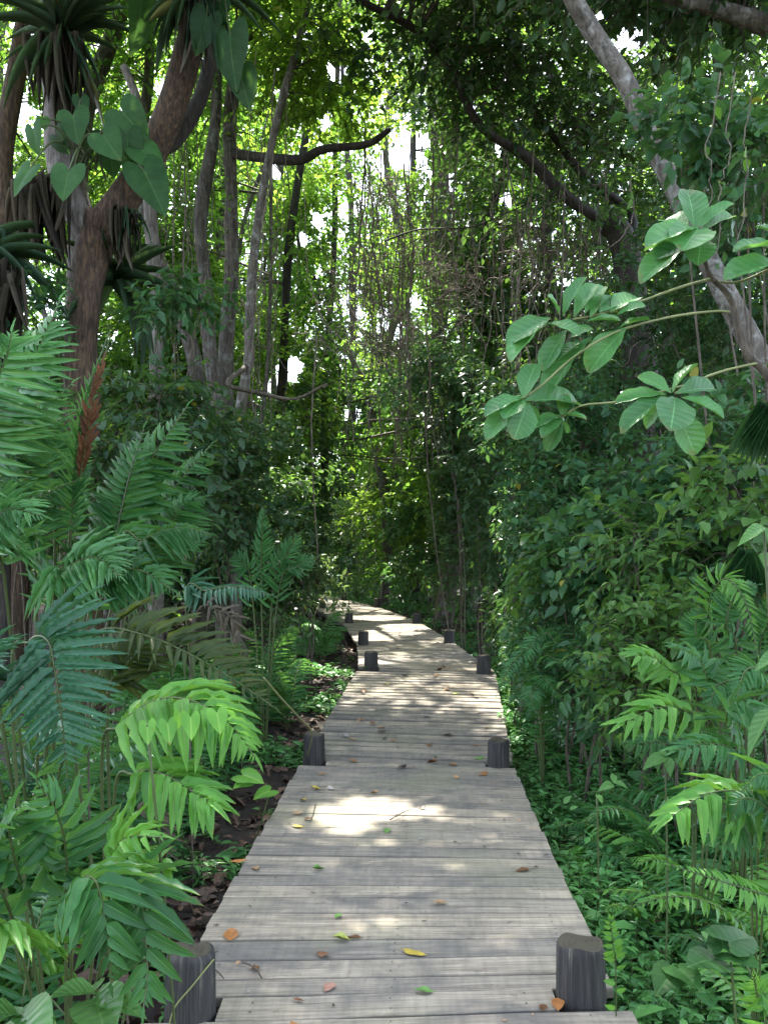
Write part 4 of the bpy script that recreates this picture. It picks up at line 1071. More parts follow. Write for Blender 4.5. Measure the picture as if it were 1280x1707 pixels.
def left_ferns():
    # the giant fern at the left edge: tall fronds, one with brown spores
    base = on_ground(P(60, 1050, 4.1)[0], 4.2, -.05)
    r = fern('giant fern with tall glossy upright fronds at the left edge', base, 'giant ferns on the left bank')
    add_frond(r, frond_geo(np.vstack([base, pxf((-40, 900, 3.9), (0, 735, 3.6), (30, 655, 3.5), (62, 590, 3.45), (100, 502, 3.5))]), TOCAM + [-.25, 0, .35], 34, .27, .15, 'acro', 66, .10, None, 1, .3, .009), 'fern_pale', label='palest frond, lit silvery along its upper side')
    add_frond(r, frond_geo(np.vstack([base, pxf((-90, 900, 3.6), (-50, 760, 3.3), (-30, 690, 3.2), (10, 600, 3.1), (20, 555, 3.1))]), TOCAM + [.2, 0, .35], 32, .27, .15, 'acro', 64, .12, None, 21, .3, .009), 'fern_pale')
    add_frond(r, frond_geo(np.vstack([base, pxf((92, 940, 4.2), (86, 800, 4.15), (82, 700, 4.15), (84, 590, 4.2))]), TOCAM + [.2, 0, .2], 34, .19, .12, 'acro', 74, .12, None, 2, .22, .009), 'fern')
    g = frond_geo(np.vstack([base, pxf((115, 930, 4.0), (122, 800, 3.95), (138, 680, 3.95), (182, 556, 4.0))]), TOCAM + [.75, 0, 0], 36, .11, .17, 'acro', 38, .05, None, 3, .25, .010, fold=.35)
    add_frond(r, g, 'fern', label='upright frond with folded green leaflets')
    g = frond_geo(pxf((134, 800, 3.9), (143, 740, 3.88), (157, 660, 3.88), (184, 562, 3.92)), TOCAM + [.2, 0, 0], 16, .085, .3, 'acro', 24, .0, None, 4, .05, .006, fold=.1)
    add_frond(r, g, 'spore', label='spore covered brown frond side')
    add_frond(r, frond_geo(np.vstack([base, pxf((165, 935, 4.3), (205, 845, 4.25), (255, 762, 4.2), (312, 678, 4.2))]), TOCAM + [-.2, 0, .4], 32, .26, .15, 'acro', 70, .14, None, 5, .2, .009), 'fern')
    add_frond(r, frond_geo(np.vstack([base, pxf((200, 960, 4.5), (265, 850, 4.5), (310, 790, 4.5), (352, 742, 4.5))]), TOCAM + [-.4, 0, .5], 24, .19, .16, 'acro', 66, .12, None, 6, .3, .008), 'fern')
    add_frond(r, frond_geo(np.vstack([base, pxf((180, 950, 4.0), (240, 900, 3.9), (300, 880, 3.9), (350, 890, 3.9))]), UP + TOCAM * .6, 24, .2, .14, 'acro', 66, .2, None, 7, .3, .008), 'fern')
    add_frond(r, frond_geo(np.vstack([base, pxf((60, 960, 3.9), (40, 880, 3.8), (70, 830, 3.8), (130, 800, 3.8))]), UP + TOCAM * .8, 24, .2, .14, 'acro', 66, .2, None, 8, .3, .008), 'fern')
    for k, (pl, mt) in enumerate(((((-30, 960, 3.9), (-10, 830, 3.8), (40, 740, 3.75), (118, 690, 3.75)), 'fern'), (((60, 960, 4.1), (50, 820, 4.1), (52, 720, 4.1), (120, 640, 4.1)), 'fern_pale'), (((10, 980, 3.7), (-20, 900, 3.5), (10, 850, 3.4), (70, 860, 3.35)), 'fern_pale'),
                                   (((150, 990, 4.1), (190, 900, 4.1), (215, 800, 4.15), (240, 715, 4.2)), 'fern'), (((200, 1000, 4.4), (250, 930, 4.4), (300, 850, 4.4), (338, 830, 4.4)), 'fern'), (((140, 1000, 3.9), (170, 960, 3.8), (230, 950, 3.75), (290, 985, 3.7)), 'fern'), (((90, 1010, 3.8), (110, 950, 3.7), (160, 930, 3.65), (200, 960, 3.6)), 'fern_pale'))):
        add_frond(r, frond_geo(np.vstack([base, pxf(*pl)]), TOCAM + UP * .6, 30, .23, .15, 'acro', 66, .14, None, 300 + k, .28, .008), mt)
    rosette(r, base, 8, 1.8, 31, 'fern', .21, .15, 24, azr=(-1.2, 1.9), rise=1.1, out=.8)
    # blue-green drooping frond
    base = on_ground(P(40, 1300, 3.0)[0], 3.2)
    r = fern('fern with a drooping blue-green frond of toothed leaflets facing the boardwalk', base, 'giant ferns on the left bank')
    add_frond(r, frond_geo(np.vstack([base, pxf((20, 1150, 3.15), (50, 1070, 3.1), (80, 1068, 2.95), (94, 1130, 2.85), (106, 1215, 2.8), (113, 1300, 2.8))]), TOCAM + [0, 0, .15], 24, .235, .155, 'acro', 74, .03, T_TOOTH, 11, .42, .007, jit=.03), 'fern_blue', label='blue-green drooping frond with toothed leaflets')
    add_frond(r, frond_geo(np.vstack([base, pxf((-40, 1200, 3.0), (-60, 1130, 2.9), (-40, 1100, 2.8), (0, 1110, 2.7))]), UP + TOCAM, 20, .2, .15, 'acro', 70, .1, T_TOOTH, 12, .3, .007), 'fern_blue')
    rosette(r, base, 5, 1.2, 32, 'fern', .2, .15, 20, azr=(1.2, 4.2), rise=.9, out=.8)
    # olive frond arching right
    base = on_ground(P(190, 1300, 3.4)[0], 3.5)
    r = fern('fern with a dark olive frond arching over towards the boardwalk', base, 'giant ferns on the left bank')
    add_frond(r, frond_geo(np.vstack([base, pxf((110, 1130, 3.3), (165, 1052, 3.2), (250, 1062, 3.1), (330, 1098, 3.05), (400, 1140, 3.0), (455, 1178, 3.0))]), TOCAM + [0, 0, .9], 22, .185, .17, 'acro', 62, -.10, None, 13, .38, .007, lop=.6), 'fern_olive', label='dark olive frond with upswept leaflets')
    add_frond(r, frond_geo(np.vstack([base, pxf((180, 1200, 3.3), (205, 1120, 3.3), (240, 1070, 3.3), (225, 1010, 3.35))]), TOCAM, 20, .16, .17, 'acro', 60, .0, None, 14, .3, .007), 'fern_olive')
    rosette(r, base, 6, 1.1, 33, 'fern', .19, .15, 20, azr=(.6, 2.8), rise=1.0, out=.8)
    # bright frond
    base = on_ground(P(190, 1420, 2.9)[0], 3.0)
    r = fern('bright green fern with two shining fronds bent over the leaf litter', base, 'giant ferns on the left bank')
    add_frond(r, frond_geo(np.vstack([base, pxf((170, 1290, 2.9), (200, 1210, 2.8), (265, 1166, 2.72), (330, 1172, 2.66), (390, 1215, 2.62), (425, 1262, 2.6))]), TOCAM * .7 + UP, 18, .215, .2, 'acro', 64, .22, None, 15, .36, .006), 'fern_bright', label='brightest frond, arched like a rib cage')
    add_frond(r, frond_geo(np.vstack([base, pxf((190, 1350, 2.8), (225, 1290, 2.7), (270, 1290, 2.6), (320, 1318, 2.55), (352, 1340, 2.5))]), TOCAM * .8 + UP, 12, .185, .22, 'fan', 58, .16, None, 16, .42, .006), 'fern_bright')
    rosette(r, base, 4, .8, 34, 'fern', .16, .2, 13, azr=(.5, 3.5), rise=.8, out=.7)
    # lower left broad leaflets
    base = on_ground(P(90, 1600, 2.6)[0], 2.75)
    r = fern('broad fern with dark arching fronds in the lower left corner', base, 'giant ferns on the left bank')
    L = [((60, 1560, 2.6), (30, 1450, 2.5), (15, 1370, 2.45), (40, 1340, 2.3)), ((110, 1540, 2.6), (112, 1440, 2.55), (98, 1360, 2.5), (60, 1300, 2.45)), ((160, 1560, 2.6), (185, 1460, 2.5), (205, 1400, 2.45), (270, 1395, 2.4)),
         ((170, 1600, 2.5), (215, 1480, 2.4), (235, 1500, 2.3), (246, 1610, 2.25), (240, 1680, 2.2)), ((120, 1600, 2.5), (130, 1480, 2.35), (160, 1470, 2.25), (180, 1560, 2.2), (186, 1640, 2.2)),
         ((60, 1620, 2.5), (30, 1560, 2.35), (0, 1540, 2.25), (-40, 1580, 2.2)), ((30, 1560, 2.5), (-30, 1440, 2.4), (-60, 1380, 2.3), (-30, 1300, 2.25))]
    for k, pl in enumerate(L):
        add_frond(r, frond_geo(np.vstack([base, pxf(*pl)]), TOCAM * .7 + UP, 13, .17, .23, 'acro', 60, .18, None, 40 + k, .34, .006), 'fern' if k not in (2, 5) else 'fern_bright')
    rosette(r, base, 5, .9, 35, 'fern', .16, .2, 13, azr=(.3, 3.0), rise=.8, out=.8)
    # a fern of medium height behind, and the upright soft one
    base = on_ground(P(440, 1060, 7.6)[0], 7.7)
    r = fern('upright feathery fern standing behind the horizontal blue-green frond', base)
    for k, (bx, tx, ty) in enumerate(((436, 438, 842), (420, 392, 925), (455, 500, 890), (465, 525, 930))):
        add_frond(r, frond_geo(np.vstack([base, pxf((bx, 985, 7.6), ((bx + tx) / 2, (960 + ty) / 2, 7.55), (tx, ty, 7.5))]), TOCAM + [.5 * k - .6, 0, .3], 26, .19, .16, 'sword', 52, .08, T_SWORD, 60 + k, .3, .007), 'fern')
    base = on_ground(P(350, 1080, 5.6)[0], 5.7)
    r = fern('fern holding one flat blue-green frond out towards the boardwalk', base)
    add_frond(r, frond_geo(np.vstack([base, pxf((310, 1010, 5.6), (345, 985, 5.5), (400, 978, 5.4), (452, 992, 5.3))]), UP + TOCAM * .5, 26, .22, .16, 'sword', 66, .22, T_SWORD, 66, .3, .007), 'fern_blue', label='flat blue-green frond')
    rosette(r, base, 8, 1.1, 36, 'fern', .19, .16, 22, azr=(0, 6.28), rise=1.0, out=.8)
    # further ferns along the left bank
    LF = [(230, 1050, 4.7, 1.4, 'fern', 'dusky fern behind the olive frond'), (120, 1030, 5.0, 1.5, 'fern', 'dusky fern with grey-green fronds at mid left'), (330, 1000, 5.0, 1.3, 'fern_pale', 'pale fern catching sky light left of the flat frond'),
          (10, 1080, 3.7, 1.3, 'fern', 'fern pressed behind the blue-green frond'), (480, 1060, 8.8, 1.3, 'fern', 'fern hanging towards the dark soil by the first bend'), (400, 1040, 6.6, 1.3, 'fern', 'shaded fern in front of the dark understorey shrub'),
          (220, 1080, 4.2, 1.0, 'fern', 'small fern beneath the olive frond'), (205, 1120, 4.6, 1.0, 'fern', 'small dark fern by the leaf litter left of the boardwalk'), (540, 1010, 13.5, 1.3, 'fern_pale', 'pale fern by the far left posts'),
          (440, 1020, 9.6, 1.4, 'fern', 'fern standing under the glinting shrub'), (190, 900, 6.0, 2.0, 'fern', 'tall fern filling the gap behind the giant fern'), (340, 880, 6.4, 1.9, 'fern', 'tall dark fern in front of the slim trunks'),
          (60, 960, 5.4, 1.7, 'fern', 'tall fern behind the brown-spored frond'), (140, 980, 4.4, 1.3, 'fern', 'fern spilling over in front of the forked tree'), (250, 980, 5.6, 1.5, 'fern_pale', 'grey-green fern in the middle of the left bank'),
          (-20, 1000, 4.6, 1.6, 'fern_blue', 'blue-green fern at the left edge above the drooping frond'), (310, 960, 7.2, 1.7, 'fern', 'fern under the slim trunks'), (400, 960, 8.4, 1.6, 'fern', 'fern in the hollow before the first bend'),
          (150, 1150, 3.7, 1.0, 'fern_bright', 'fresh fern between the blue-green and the olive fronds'), (40, 1380, 3.0, .9, 'fern', 'fern in the shadow under the blue-green frond'), (480, 1010, 10.4, 1.3, 'fern', 'fern leaning over the dark soil at the far litter strip')]
    for k, (px, py, d, ln, mat, lab) in enumerate(LF):
        base = on_ground((px - 640) / F * d, d)
        r = fern(lab, base, 'ferns of the left bank')
        rosette(r, base, 10 if d < 9 else 8, ln, 70 + k, mat, .17 * ln ** .4, .15, 22, azr=(k, k + 6.28), rise=1.15, out=.75)
left_ferns()

def dead_fronds():
    for k, (pl, n, L) in enumerate(((((150, 1000, 3.9), (200, 960, 3.8), (232, 1010, 3.75), (240, 1090, 3.7)), 18, .13), (((210, 1420, 2.9), (250, 1350, 2.85), (275, 1400, 2.8), (280, 1480, 2.8)), 14, .1), (((320, 1060, 4.6), (370, 1020, 4.6), (400, 1060, 4.55), (412, 1130, 4.5)), 18, .12))):
        w = pxf(*pl); base = on_ground(w[0][0], w[0][1] + .1)
        r = fern(['withered fern frond drooping behind the olive frond', 'small withered frond over the litter below the bright fern', 'withered brown frond bent down near the litter strip'][k], base)
        add_frond(r, frond_geo(np.vstack([base, w]), TOCAM + UP * .4, n, L, .13, 'acro', 50, .35, None, 350 + k, .4, .005, jit=.25), 'dry', 'twig')
dead_fronds()

def right_ferns():
    base = on_ground(P(880, 1170, 6.4)[0] + .1, 6.4)
    r = fern('sword fern whose arching fronds reach the deck edge on the right', base, 'ferns of the right bank')
    for k, pl in enumerate((((905, 1085, 6.4), (880, 1082, 6.3), (850, 1112, 6.2), (828, 1158, 6.1)), ((900, 1080, 6.5), (930, 1072, 6.4), (960, 1100, 6.3), (985, 1140, 6.2)), ((900, 1120, 6.3), (930, 1100, 6.1), (965, 1120, 6.0)),
                            ((890, 1100, 6.6), (905, 1060, 6.6), (940, 1040, 6.6)), ((900, 1150, 6.2), (910, 1135, 6.0), (940, 1170, 5.9)), ((900, 1160, 6.2), (885, 1160, 6.0), (895, 1190, 5.9)))):
        add_frond(r, frond_geo(np.vstack([base, pxf(*pl)]), UP + TOCAM * .5, 34, .125, .17, 'sword', 72, .1, T_SWORD, 90 + k, .2, .005), 'fern')
    base = on_ground(P(1240, 1250, 4.2)[0], 4.3)
    r = fern('tall sword fern with curled upright fronds at the right edge', base, 'ferns of the right bank')
    for k, pl in enumerate((((1200, 1110, 4.2), (1180, 1020, 4.1), (1205, 965, 4.0), (1240, 1000, 3.9), (1262, 1090, 3.85)), ((1230, 1120, 4.1), (1210, 1040, 4.0), (1230, 985, 4.0), (1262, 975, 4.0)), ((1190, 1120, 4.1), (1160, 1060, 4.1), (1165, 1010, 4.1)),
                            ((1260, 1130, 4.1), (1280, 1040, 4.0), (1300, 990, 3.9)), ((1240, 1180, 4.0), (1200, 1140, 3.8), (1180, 1180, 3.7)), ((1260, 1180, 4.0), (1265, 1120, 3.8), (1240, 1120, 3.7), (1225, 1180, 3.6)))):
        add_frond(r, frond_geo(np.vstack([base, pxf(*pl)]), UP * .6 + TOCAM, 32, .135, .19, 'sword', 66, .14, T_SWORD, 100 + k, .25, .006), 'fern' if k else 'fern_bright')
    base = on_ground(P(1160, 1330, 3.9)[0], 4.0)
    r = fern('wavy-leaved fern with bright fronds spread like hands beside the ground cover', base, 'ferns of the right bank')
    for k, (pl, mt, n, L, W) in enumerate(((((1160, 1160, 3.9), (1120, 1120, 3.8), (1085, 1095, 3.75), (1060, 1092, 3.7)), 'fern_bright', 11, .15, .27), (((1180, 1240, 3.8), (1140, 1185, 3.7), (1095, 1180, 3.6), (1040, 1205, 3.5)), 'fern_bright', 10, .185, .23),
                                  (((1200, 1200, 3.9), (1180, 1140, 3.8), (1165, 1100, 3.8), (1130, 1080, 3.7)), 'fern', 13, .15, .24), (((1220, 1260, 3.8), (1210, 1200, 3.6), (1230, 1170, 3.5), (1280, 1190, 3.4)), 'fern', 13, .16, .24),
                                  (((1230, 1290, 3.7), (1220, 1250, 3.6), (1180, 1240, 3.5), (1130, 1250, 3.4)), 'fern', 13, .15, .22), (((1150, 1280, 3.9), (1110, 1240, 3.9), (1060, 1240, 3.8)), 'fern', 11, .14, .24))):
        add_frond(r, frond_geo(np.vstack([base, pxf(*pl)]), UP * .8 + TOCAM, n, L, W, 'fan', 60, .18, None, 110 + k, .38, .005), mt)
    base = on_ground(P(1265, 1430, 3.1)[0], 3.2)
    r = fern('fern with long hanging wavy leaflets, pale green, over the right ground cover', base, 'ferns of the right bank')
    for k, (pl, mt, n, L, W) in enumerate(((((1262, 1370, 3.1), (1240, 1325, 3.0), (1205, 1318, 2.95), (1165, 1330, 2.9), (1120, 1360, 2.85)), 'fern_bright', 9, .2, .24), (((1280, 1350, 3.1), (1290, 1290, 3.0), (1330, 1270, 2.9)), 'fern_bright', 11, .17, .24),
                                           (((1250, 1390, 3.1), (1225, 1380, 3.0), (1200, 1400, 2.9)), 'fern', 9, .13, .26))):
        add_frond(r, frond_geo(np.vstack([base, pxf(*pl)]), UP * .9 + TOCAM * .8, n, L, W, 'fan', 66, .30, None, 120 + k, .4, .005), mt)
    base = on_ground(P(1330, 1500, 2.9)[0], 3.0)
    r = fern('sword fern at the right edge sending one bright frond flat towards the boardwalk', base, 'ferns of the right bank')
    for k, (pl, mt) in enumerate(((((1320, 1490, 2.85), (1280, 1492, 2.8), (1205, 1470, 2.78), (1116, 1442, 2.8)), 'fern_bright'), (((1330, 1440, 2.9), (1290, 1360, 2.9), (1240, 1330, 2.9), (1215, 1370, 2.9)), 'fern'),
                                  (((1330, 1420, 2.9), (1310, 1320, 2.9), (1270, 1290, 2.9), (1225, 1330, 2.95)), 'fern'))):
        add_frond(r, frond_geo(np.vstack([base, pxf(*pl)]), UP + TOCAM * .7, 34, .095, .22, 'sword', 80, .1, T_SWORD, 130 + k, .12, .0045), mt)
    base = on_ground(P(1024, 1655, 3.0)[0], 3.0)
    r = fern('small upright fern sprig with round leaflets beside the near right post', base)
    add_frond(r, frond_geo(np.vstack([base, pxf((1026, 1625, 2.98), (1022, 1580, 2.95), (1016, 1532, 2.93))]), TOCAM, 13, .042, .5, 'fan', 82, .02, [T_OVAL], 135, .12, .003), 'fern_bright')
    base = on_ground(P(1290, 1720, 2.3)[0], 2.35)
    r = fern('bright sword fern tip rising in the lower right corner', base)
    for k, pl in enumerate((((1275, 1700, 2.3), (1262, 1660, 2.27), (1255, 1628, 2.25)), ((1300, 1710, 2.3), (1320, 1650, 2.3), (1330, 1600, 2.3)))):
        add_frond(r, frond_geo(np.vstack([base, pxf(*pl)]), TOCAM + UP * .3, 20, .07, .25, 'sword', 74, .05, T_SWORD, 140 + k, .1, .004), 'fern_bright')
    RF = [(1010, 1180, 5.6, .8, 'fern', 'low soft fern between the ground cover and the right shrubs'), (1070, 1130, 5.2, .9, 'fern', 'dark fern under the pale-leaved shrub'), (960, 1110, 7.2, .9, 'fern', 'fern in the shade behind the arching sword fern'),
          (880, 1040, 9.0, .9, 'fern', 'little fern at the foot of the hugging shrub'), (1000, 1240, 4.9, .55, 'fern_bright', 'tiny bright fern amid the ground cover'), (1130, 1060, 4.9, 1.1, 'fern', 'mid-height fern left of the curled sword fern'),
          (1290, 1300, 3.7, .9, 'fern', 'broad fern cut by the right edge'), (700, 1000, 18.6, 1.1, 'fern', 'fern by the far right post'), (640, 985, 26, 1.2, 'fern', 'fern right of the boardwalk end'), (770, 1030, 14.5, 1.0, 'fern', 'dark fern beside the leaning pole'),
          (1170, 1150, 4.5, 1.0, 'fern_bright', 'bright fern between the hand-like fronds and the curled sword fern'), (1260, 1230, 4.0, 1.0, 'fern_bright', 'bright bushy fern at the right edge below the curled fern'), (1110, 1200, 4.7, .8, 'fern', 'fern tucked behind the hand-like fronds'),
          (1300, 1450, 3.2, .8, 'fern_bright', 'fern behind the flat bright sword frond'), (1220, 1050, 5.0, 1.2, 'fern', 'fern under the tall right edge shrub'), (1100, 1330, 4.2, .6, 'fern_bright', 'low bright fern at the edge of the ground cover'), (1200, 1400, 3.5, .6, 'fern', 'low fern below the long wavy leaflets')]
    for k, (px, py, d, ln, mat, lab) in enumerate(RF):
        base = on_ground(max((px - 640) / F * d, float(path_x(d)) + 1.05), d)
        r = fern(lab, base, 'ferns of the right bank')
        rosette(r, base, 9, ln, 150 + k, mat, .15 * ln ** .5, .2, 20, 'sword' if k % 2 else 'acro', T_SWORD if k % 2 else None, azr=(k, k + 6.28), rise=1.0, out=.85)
right_ferns()

# ------------------------------------------------------------------ the big leaf sapling on the right
def big_leaf_sapling():
    d = 3.4
    base = on_ground(P(1420, 1100, d)[0], d, -.05)
    r = thing('big_leaf_sapling', base, 'sapling with large oval leaves in whorls reaching in from the right edge', 'sapling')
    def branch(pts, r0, r1, mat='stem_pale', name='branch'):
        G = Geo(); w = px_line(pts, 24); tube(G, w, np.linspace(r0, r1, 24), 7, wob=.05)
        G.build(name, M[mat], r)
    G = Geo(); w = np.vstack([curve([base, base + [-.03, 0, .8], P(1330, 720, 3.45)], 8)[:-1], px_line([(1330, 720, 3.45), (1280, 628, 3.42), (1242, 585, 3.4), (1218, 500, 3.4), (1185, 462, 3.38), (1172, 425, 3.36), (1160, 388, 3.35)], 26)])
    tube(G, w, np.linspace(.022, .007, len(w)), 8, wob=.05); G.build('stem', M['twig'], r)
    branch([(1186, 464, 3.38), (1130, 480, 3.35), (1060, 505, 3.3), (1000, 524, 3.25), (955, 532, 3.2)], .0055, .0035)
    branch([(1180, 466, 3.38), (1230, 470, 3.4), (1300, 440, 3.35)], .005, .005)
    branch([(1215, 520, 3.4), (1190, 519, 3.38), (1120, 528, 3.3), (1030, 552, 3.2), (960, 592, 3.15), (905, 640, 3.1), (872, 664, 3.08)], .0055, .0035)
    branch([(1262, 605, 3.4), (1200, 620, 3.35), (1150, 640, 3.3), (1124, 656, 3.2)], .0055, .0035)
    branch([(1150, 640, 3.32), (1040, 668, 3.25), (970, 676, 3.2), (936, 696, 3.15)], .0045, .003)
    W = {  # base px, tip px, width / length, depth base, depth step of the tip
        'a': (3.35, [(1156, 380, 1152, 306, .60, .03), (1143, 378, 1108, 354, .85, .10), (1165, 380, 1219, 328, .32, -.02), (1170, 385, 1224, 346, .22, .05), (1157, 383, 1086, 386, .26, -.16), (1166, 382, 1142, 396, .9, -.16),
                       (1152, 401, 1095, 418, .42, -.08), (1146, 405, 1071, 448, .30, -.12), (1168, 400, 1164, 428, .95, -.10), (1150, 400, 1072, 402, .42, .10)]),
        'b': (3.2, [(940, 525, 966, 458, .42, -.05), (930, 522, 921, 490, .7, -.06), (958, 526, 990, 464, .40, .02), (976, 520, 1006, 466, .36, .05), (985, 528, 1015, 482, .30, .06), (1000, 520, 1030, 492, .5, .05), (1020, 518, 1062, 483, .66, .05),
                    (915, 532, 849, 557, .42, -.10), (910, 542, 847, 580, .32, -.14), (915, 540, 964, 546, .45, -.10), (980, 536, 1032, 524, .40, -.04), (1030, 524, 1070, 503, .55, -.06), (942, 553, 902, 606, .44, -.06), (952, 562, 988, 540, .55, .02), (968, 571, 930, 588, .45, -.05),
                    (1040, 550, 978, 608, .55, -.03), (984, 566, 900, 645, .22, -.08), (1034, 546, 1078, 522, .4, .02)]),
        'c': (3.08, [(873, 662, 888, 602, .62, .0), (872, 664, 810, 678, .42, -.08), (870, 666, 842, 684, .6, -.1), (868, 668, 809, 720, .42, -.06), (878, 672, 862, 723, .68, -.08), (880, 668, 970, 655, .5, .08), (866, 660, 815, 690, .3, .04), (884, 672, 900, 700, .6, .04)]),
        'd': (3.15, [(936, 694, 942, 655, .55, 0), (936, 692, 976, 690, .36, -.06), (934, 694, 889, 704, .36, -.08), (936, 698, 905, 716, .4, -.1), (936, 700, 911, 748, .46, -.02), (932, 696, 950, 716, .5, .06)]),
        'e': (3.18, [(1116, 654, 1067, 620, .48, .02), (1122, 652, 1152, 599, .42, .02), (1130, 656, 1198, 634, .42, .06), (1138, 664, 1211, 684, .44, -.04), (1126, 686, 1163, 752, .64, -.04), (1124, 664, 1124, 702, 1.1, -.14), (1108, 662, 1034, 704, .40, -.06),
                     (1106, 658, 1024, 660, .34, .03), (1112, 668, 1070, 710, .45, .05)]),
        'f': (3.35, [(1300, 412, 1228, 400, .40, -.06), (1300, 440, 1216, 444, .46, -.1), (1305, 400, 1265, 368, .4, .05)]),
    }
    rs = np.random.default_rng(66)
    for key, (dd, ls) in W.items():
        G = Geo()
        for bx, by, tx, ty, w, dz in ls:
            b = P(bx, by, dd); tp = P(tx, ty, dd + dz)
            a = tp - b; L = np.linalg.norm(a)
            n = TOCAM * .8 + UP * .7 + rs.normal(0, .22, 3)
            leaves(G, T_BIG, b - a * .04, a, n, L * 1.04, min(max(w, .36), .75), np.clip(rs.normal(.55, .22), .05, .97))
            sticks(G, [b - a * .0], [b + a * .06], .003, .003, 1)
        G.build('leaf_whorl', [M['bigleaf'], M['stem_pale']], r)
big_leaf_sapling()

# ------------------------------------------------------------------ climbers and air plants on the forked tree
def heart_plant(name, label, loc, items, seed, group=None):
    r = thing(name, loc, label, 'climbing plant', group)
    rs = np.random.default_rng(seed)
    for (bx, by, tx, ty, wpx, d, dz, tint) in items:
        b = P(bx, by, d); tp = P(tx, ty, d + dz); a = tp - b; L = np.linalg.norm(a)
        G = Geo()
        leaves(G, T_HEART, b, a, TOCAM + UP * .25 + rs.normal(0, .45, 3), L * .9, min(max(wpx * d / F / L, .78), 1.4), tint)
        st = np.asarray(loc) + [rs.normal(0, .1), rs.normal(0, .05), rs.normal(.0, .15)]
        tube(G, curve([st, (st + b) / 2 + [0, -.08, .16], b], 9), np.linspace(.013, .008, 9), 6, 1, caps=False)
        G.build('leaf', [M['heart'], M['stem']], r)
    return r
def climbers():
    heart_plant('heart_leaf_climber', 'climber with big heart shaped leaves clustered in the fork of the big tree', P(150, 270, 8.75), [
        (115, 285, 100, 336, 72, 8.2, -.05, .85), (122, 192, 129, 242, 62, 8.5, -.05, .45), (172, 225, 202, 268, 62, 8.3, -.05, .6), (204, 186, 250, 238, 72, 8.5, -.02, .4), (212, 228, 220, 300, 48, 8.45, .05, .3), (56, 215, 62, 264, 34, 8.3, 0, .8),
        (50, 282, 16, 327, 42, 8.2, -.05, .9), (95, 226, 115, 260, 48, 8.55, 0, .1), (235, 248, 276, 293, 34, 8.5, -.1, .7), (240, 284, 280, 362, 52, 8.4, -.05, .35), (72, 198, 76, 218, 24, 8.4, 0, .7), (150, 225, 148, 262, 44, 8.7, 0, .1), (185, 262, 190, 300, 40, 8.7, .05, .15), (135, 165, 140, 196, 30, 8.6, 0, .3)], 5)
    heart_plant('heart_leaf_climber', 'climber with dark drooping leaves high on the big tree beside the hanging strap leaves', P(345, 30, 8.6), [
        (238, -4, 228, 102, 30, 8.4, 0, .15), (345, 30, 326, 96, 50, 8.3, 0, .2), (384, 60, 388, 156, 56, 8.3, 0, .15), (402, 122, 417, 188, 28, 8.4, 0, .2), (368, 5, 362, 60, 44, 8.4, 0, .15), (320, -10, 300, 30, 40, 8.4, 0, .2)], 6)
    def strap_plant(name, label, c, n, length, width, seed, dirs, mat='strap', dry=0, drop=(.4, .9), cat='air plant'):
        r = thing(name, c, label, cat)
        rs = np.random.default_rng(seed)
        c = np.asarray(c)
        for k in range(n):
            a = dirs(rs, k)
            G = Geo()
            b = c + rs.normal(0, .03, 3)
            L = length * rs.uniform(.6, 1.15)
            leaves(G, T_STRAP[k % 3], b, a, UP - unit(np.asarray(a, float)) * .2 + TOCAM * .3 + rs.normal(0, .2, 3), L, width / L, np.clip(rs.normal(.5, .25), 0, .97))
            G.build('leaf', M[mat], r)
        if dry:
            G = Geo()
            for k in range(dry):
                b = c + [rs.normal(0, .11), rs.normal(-.05, .05), rs.uniform(-.1, .05)]
                L = rs.uniform(*drop)
                leaves(G, T_STRAP[0], b, [rs.normal(0, .12), rs.normal(0, .1), -1], TOCAM + rs.normal(0, .4, 3), L, rs.uniform(.012, .03) / L, rs.random())
            G.build('dry_leaves', M['dry'], r)
    up = lambda rs, k: [rs.normal(.15, .55), rs.normal(-.35, .4), rs.uniform(.15, 1.0)] if k % 4 else [rs.normal(.1, .5), rs.normal(-.3, .2), -rs.uniform(.2, 1.0)]
    strap_plant('bromeliad', 'bromeliad rosette of long strap leaves on the flaky limb at top left', P(104, 62, 8.75), 60, .85, .036, 11, up, 'strap', 34, (.4, 1.1))
    strap_plant('bromeliad', 'hanging beard of dry strap leaves below the heart leaves', P(80, 300, 8.7), 12, .6, .035, 12, lambda rs, k: [rs.normal(0, .25), rs.normal(-.2, .2), -1.0], 'strap', 60, (.35, .95))
    strap_plant('bromeliad', 'air plant with dark hanging strap leaves on the limb at upper centre left', P(322, -5, 8.5), 40, .75, .032, 13, lambda rs, k: [rs.normal(0, .5), rs.normal(-.3, .3), rs.uniform(-1.0, .35)], 'strap', 26, (.4, .9))
    strap_plant('bromeliad', 'small tuft of fine leaves hanging right of the fork', P(218, 350, 8.8), 10, .45, .03, 14, lambda rs, k: [rs.normal(.1, .3), rs.normal(-.2, .2), -1.0], 'strap', 22, (.3, .6))
    r = thing('screw_pine', on_ground(P(10, 800, 8.2)[0], 8.2), 'dark strap-leaved plant with drooping dead leaves at the left edge', 'plant')
    rs = np.random.default_rng(15)
    top = P(-12, 420, 8.2)
    G = Geo(); tube(G, curve([np.array(r.location), (np.array(r.location) + top) / 2 + [.05, 0, 0], top], 12), np.linspace(.1, .07, 12), 9, wob=.08); G.build('trunk', M['bark_dark'], r)
    for k in range(24):
        G = Geo(); a = [rs.normal(-.1, .6), rs.normal(.1, .5), rs.uniform(-.8, .8)]; L = rs.uniform(.5, .8)
        leaves(G, T_STRAP[1 + k % 2], top + rs.normal(0, .06, 3), a, UP + TOCAM * .2 + rs.normal(0, .2, 3), L, .034 / L, np.clip(rs.normal(.1, .1), 0, .5)); G.build('leaf', M['strap'], r)
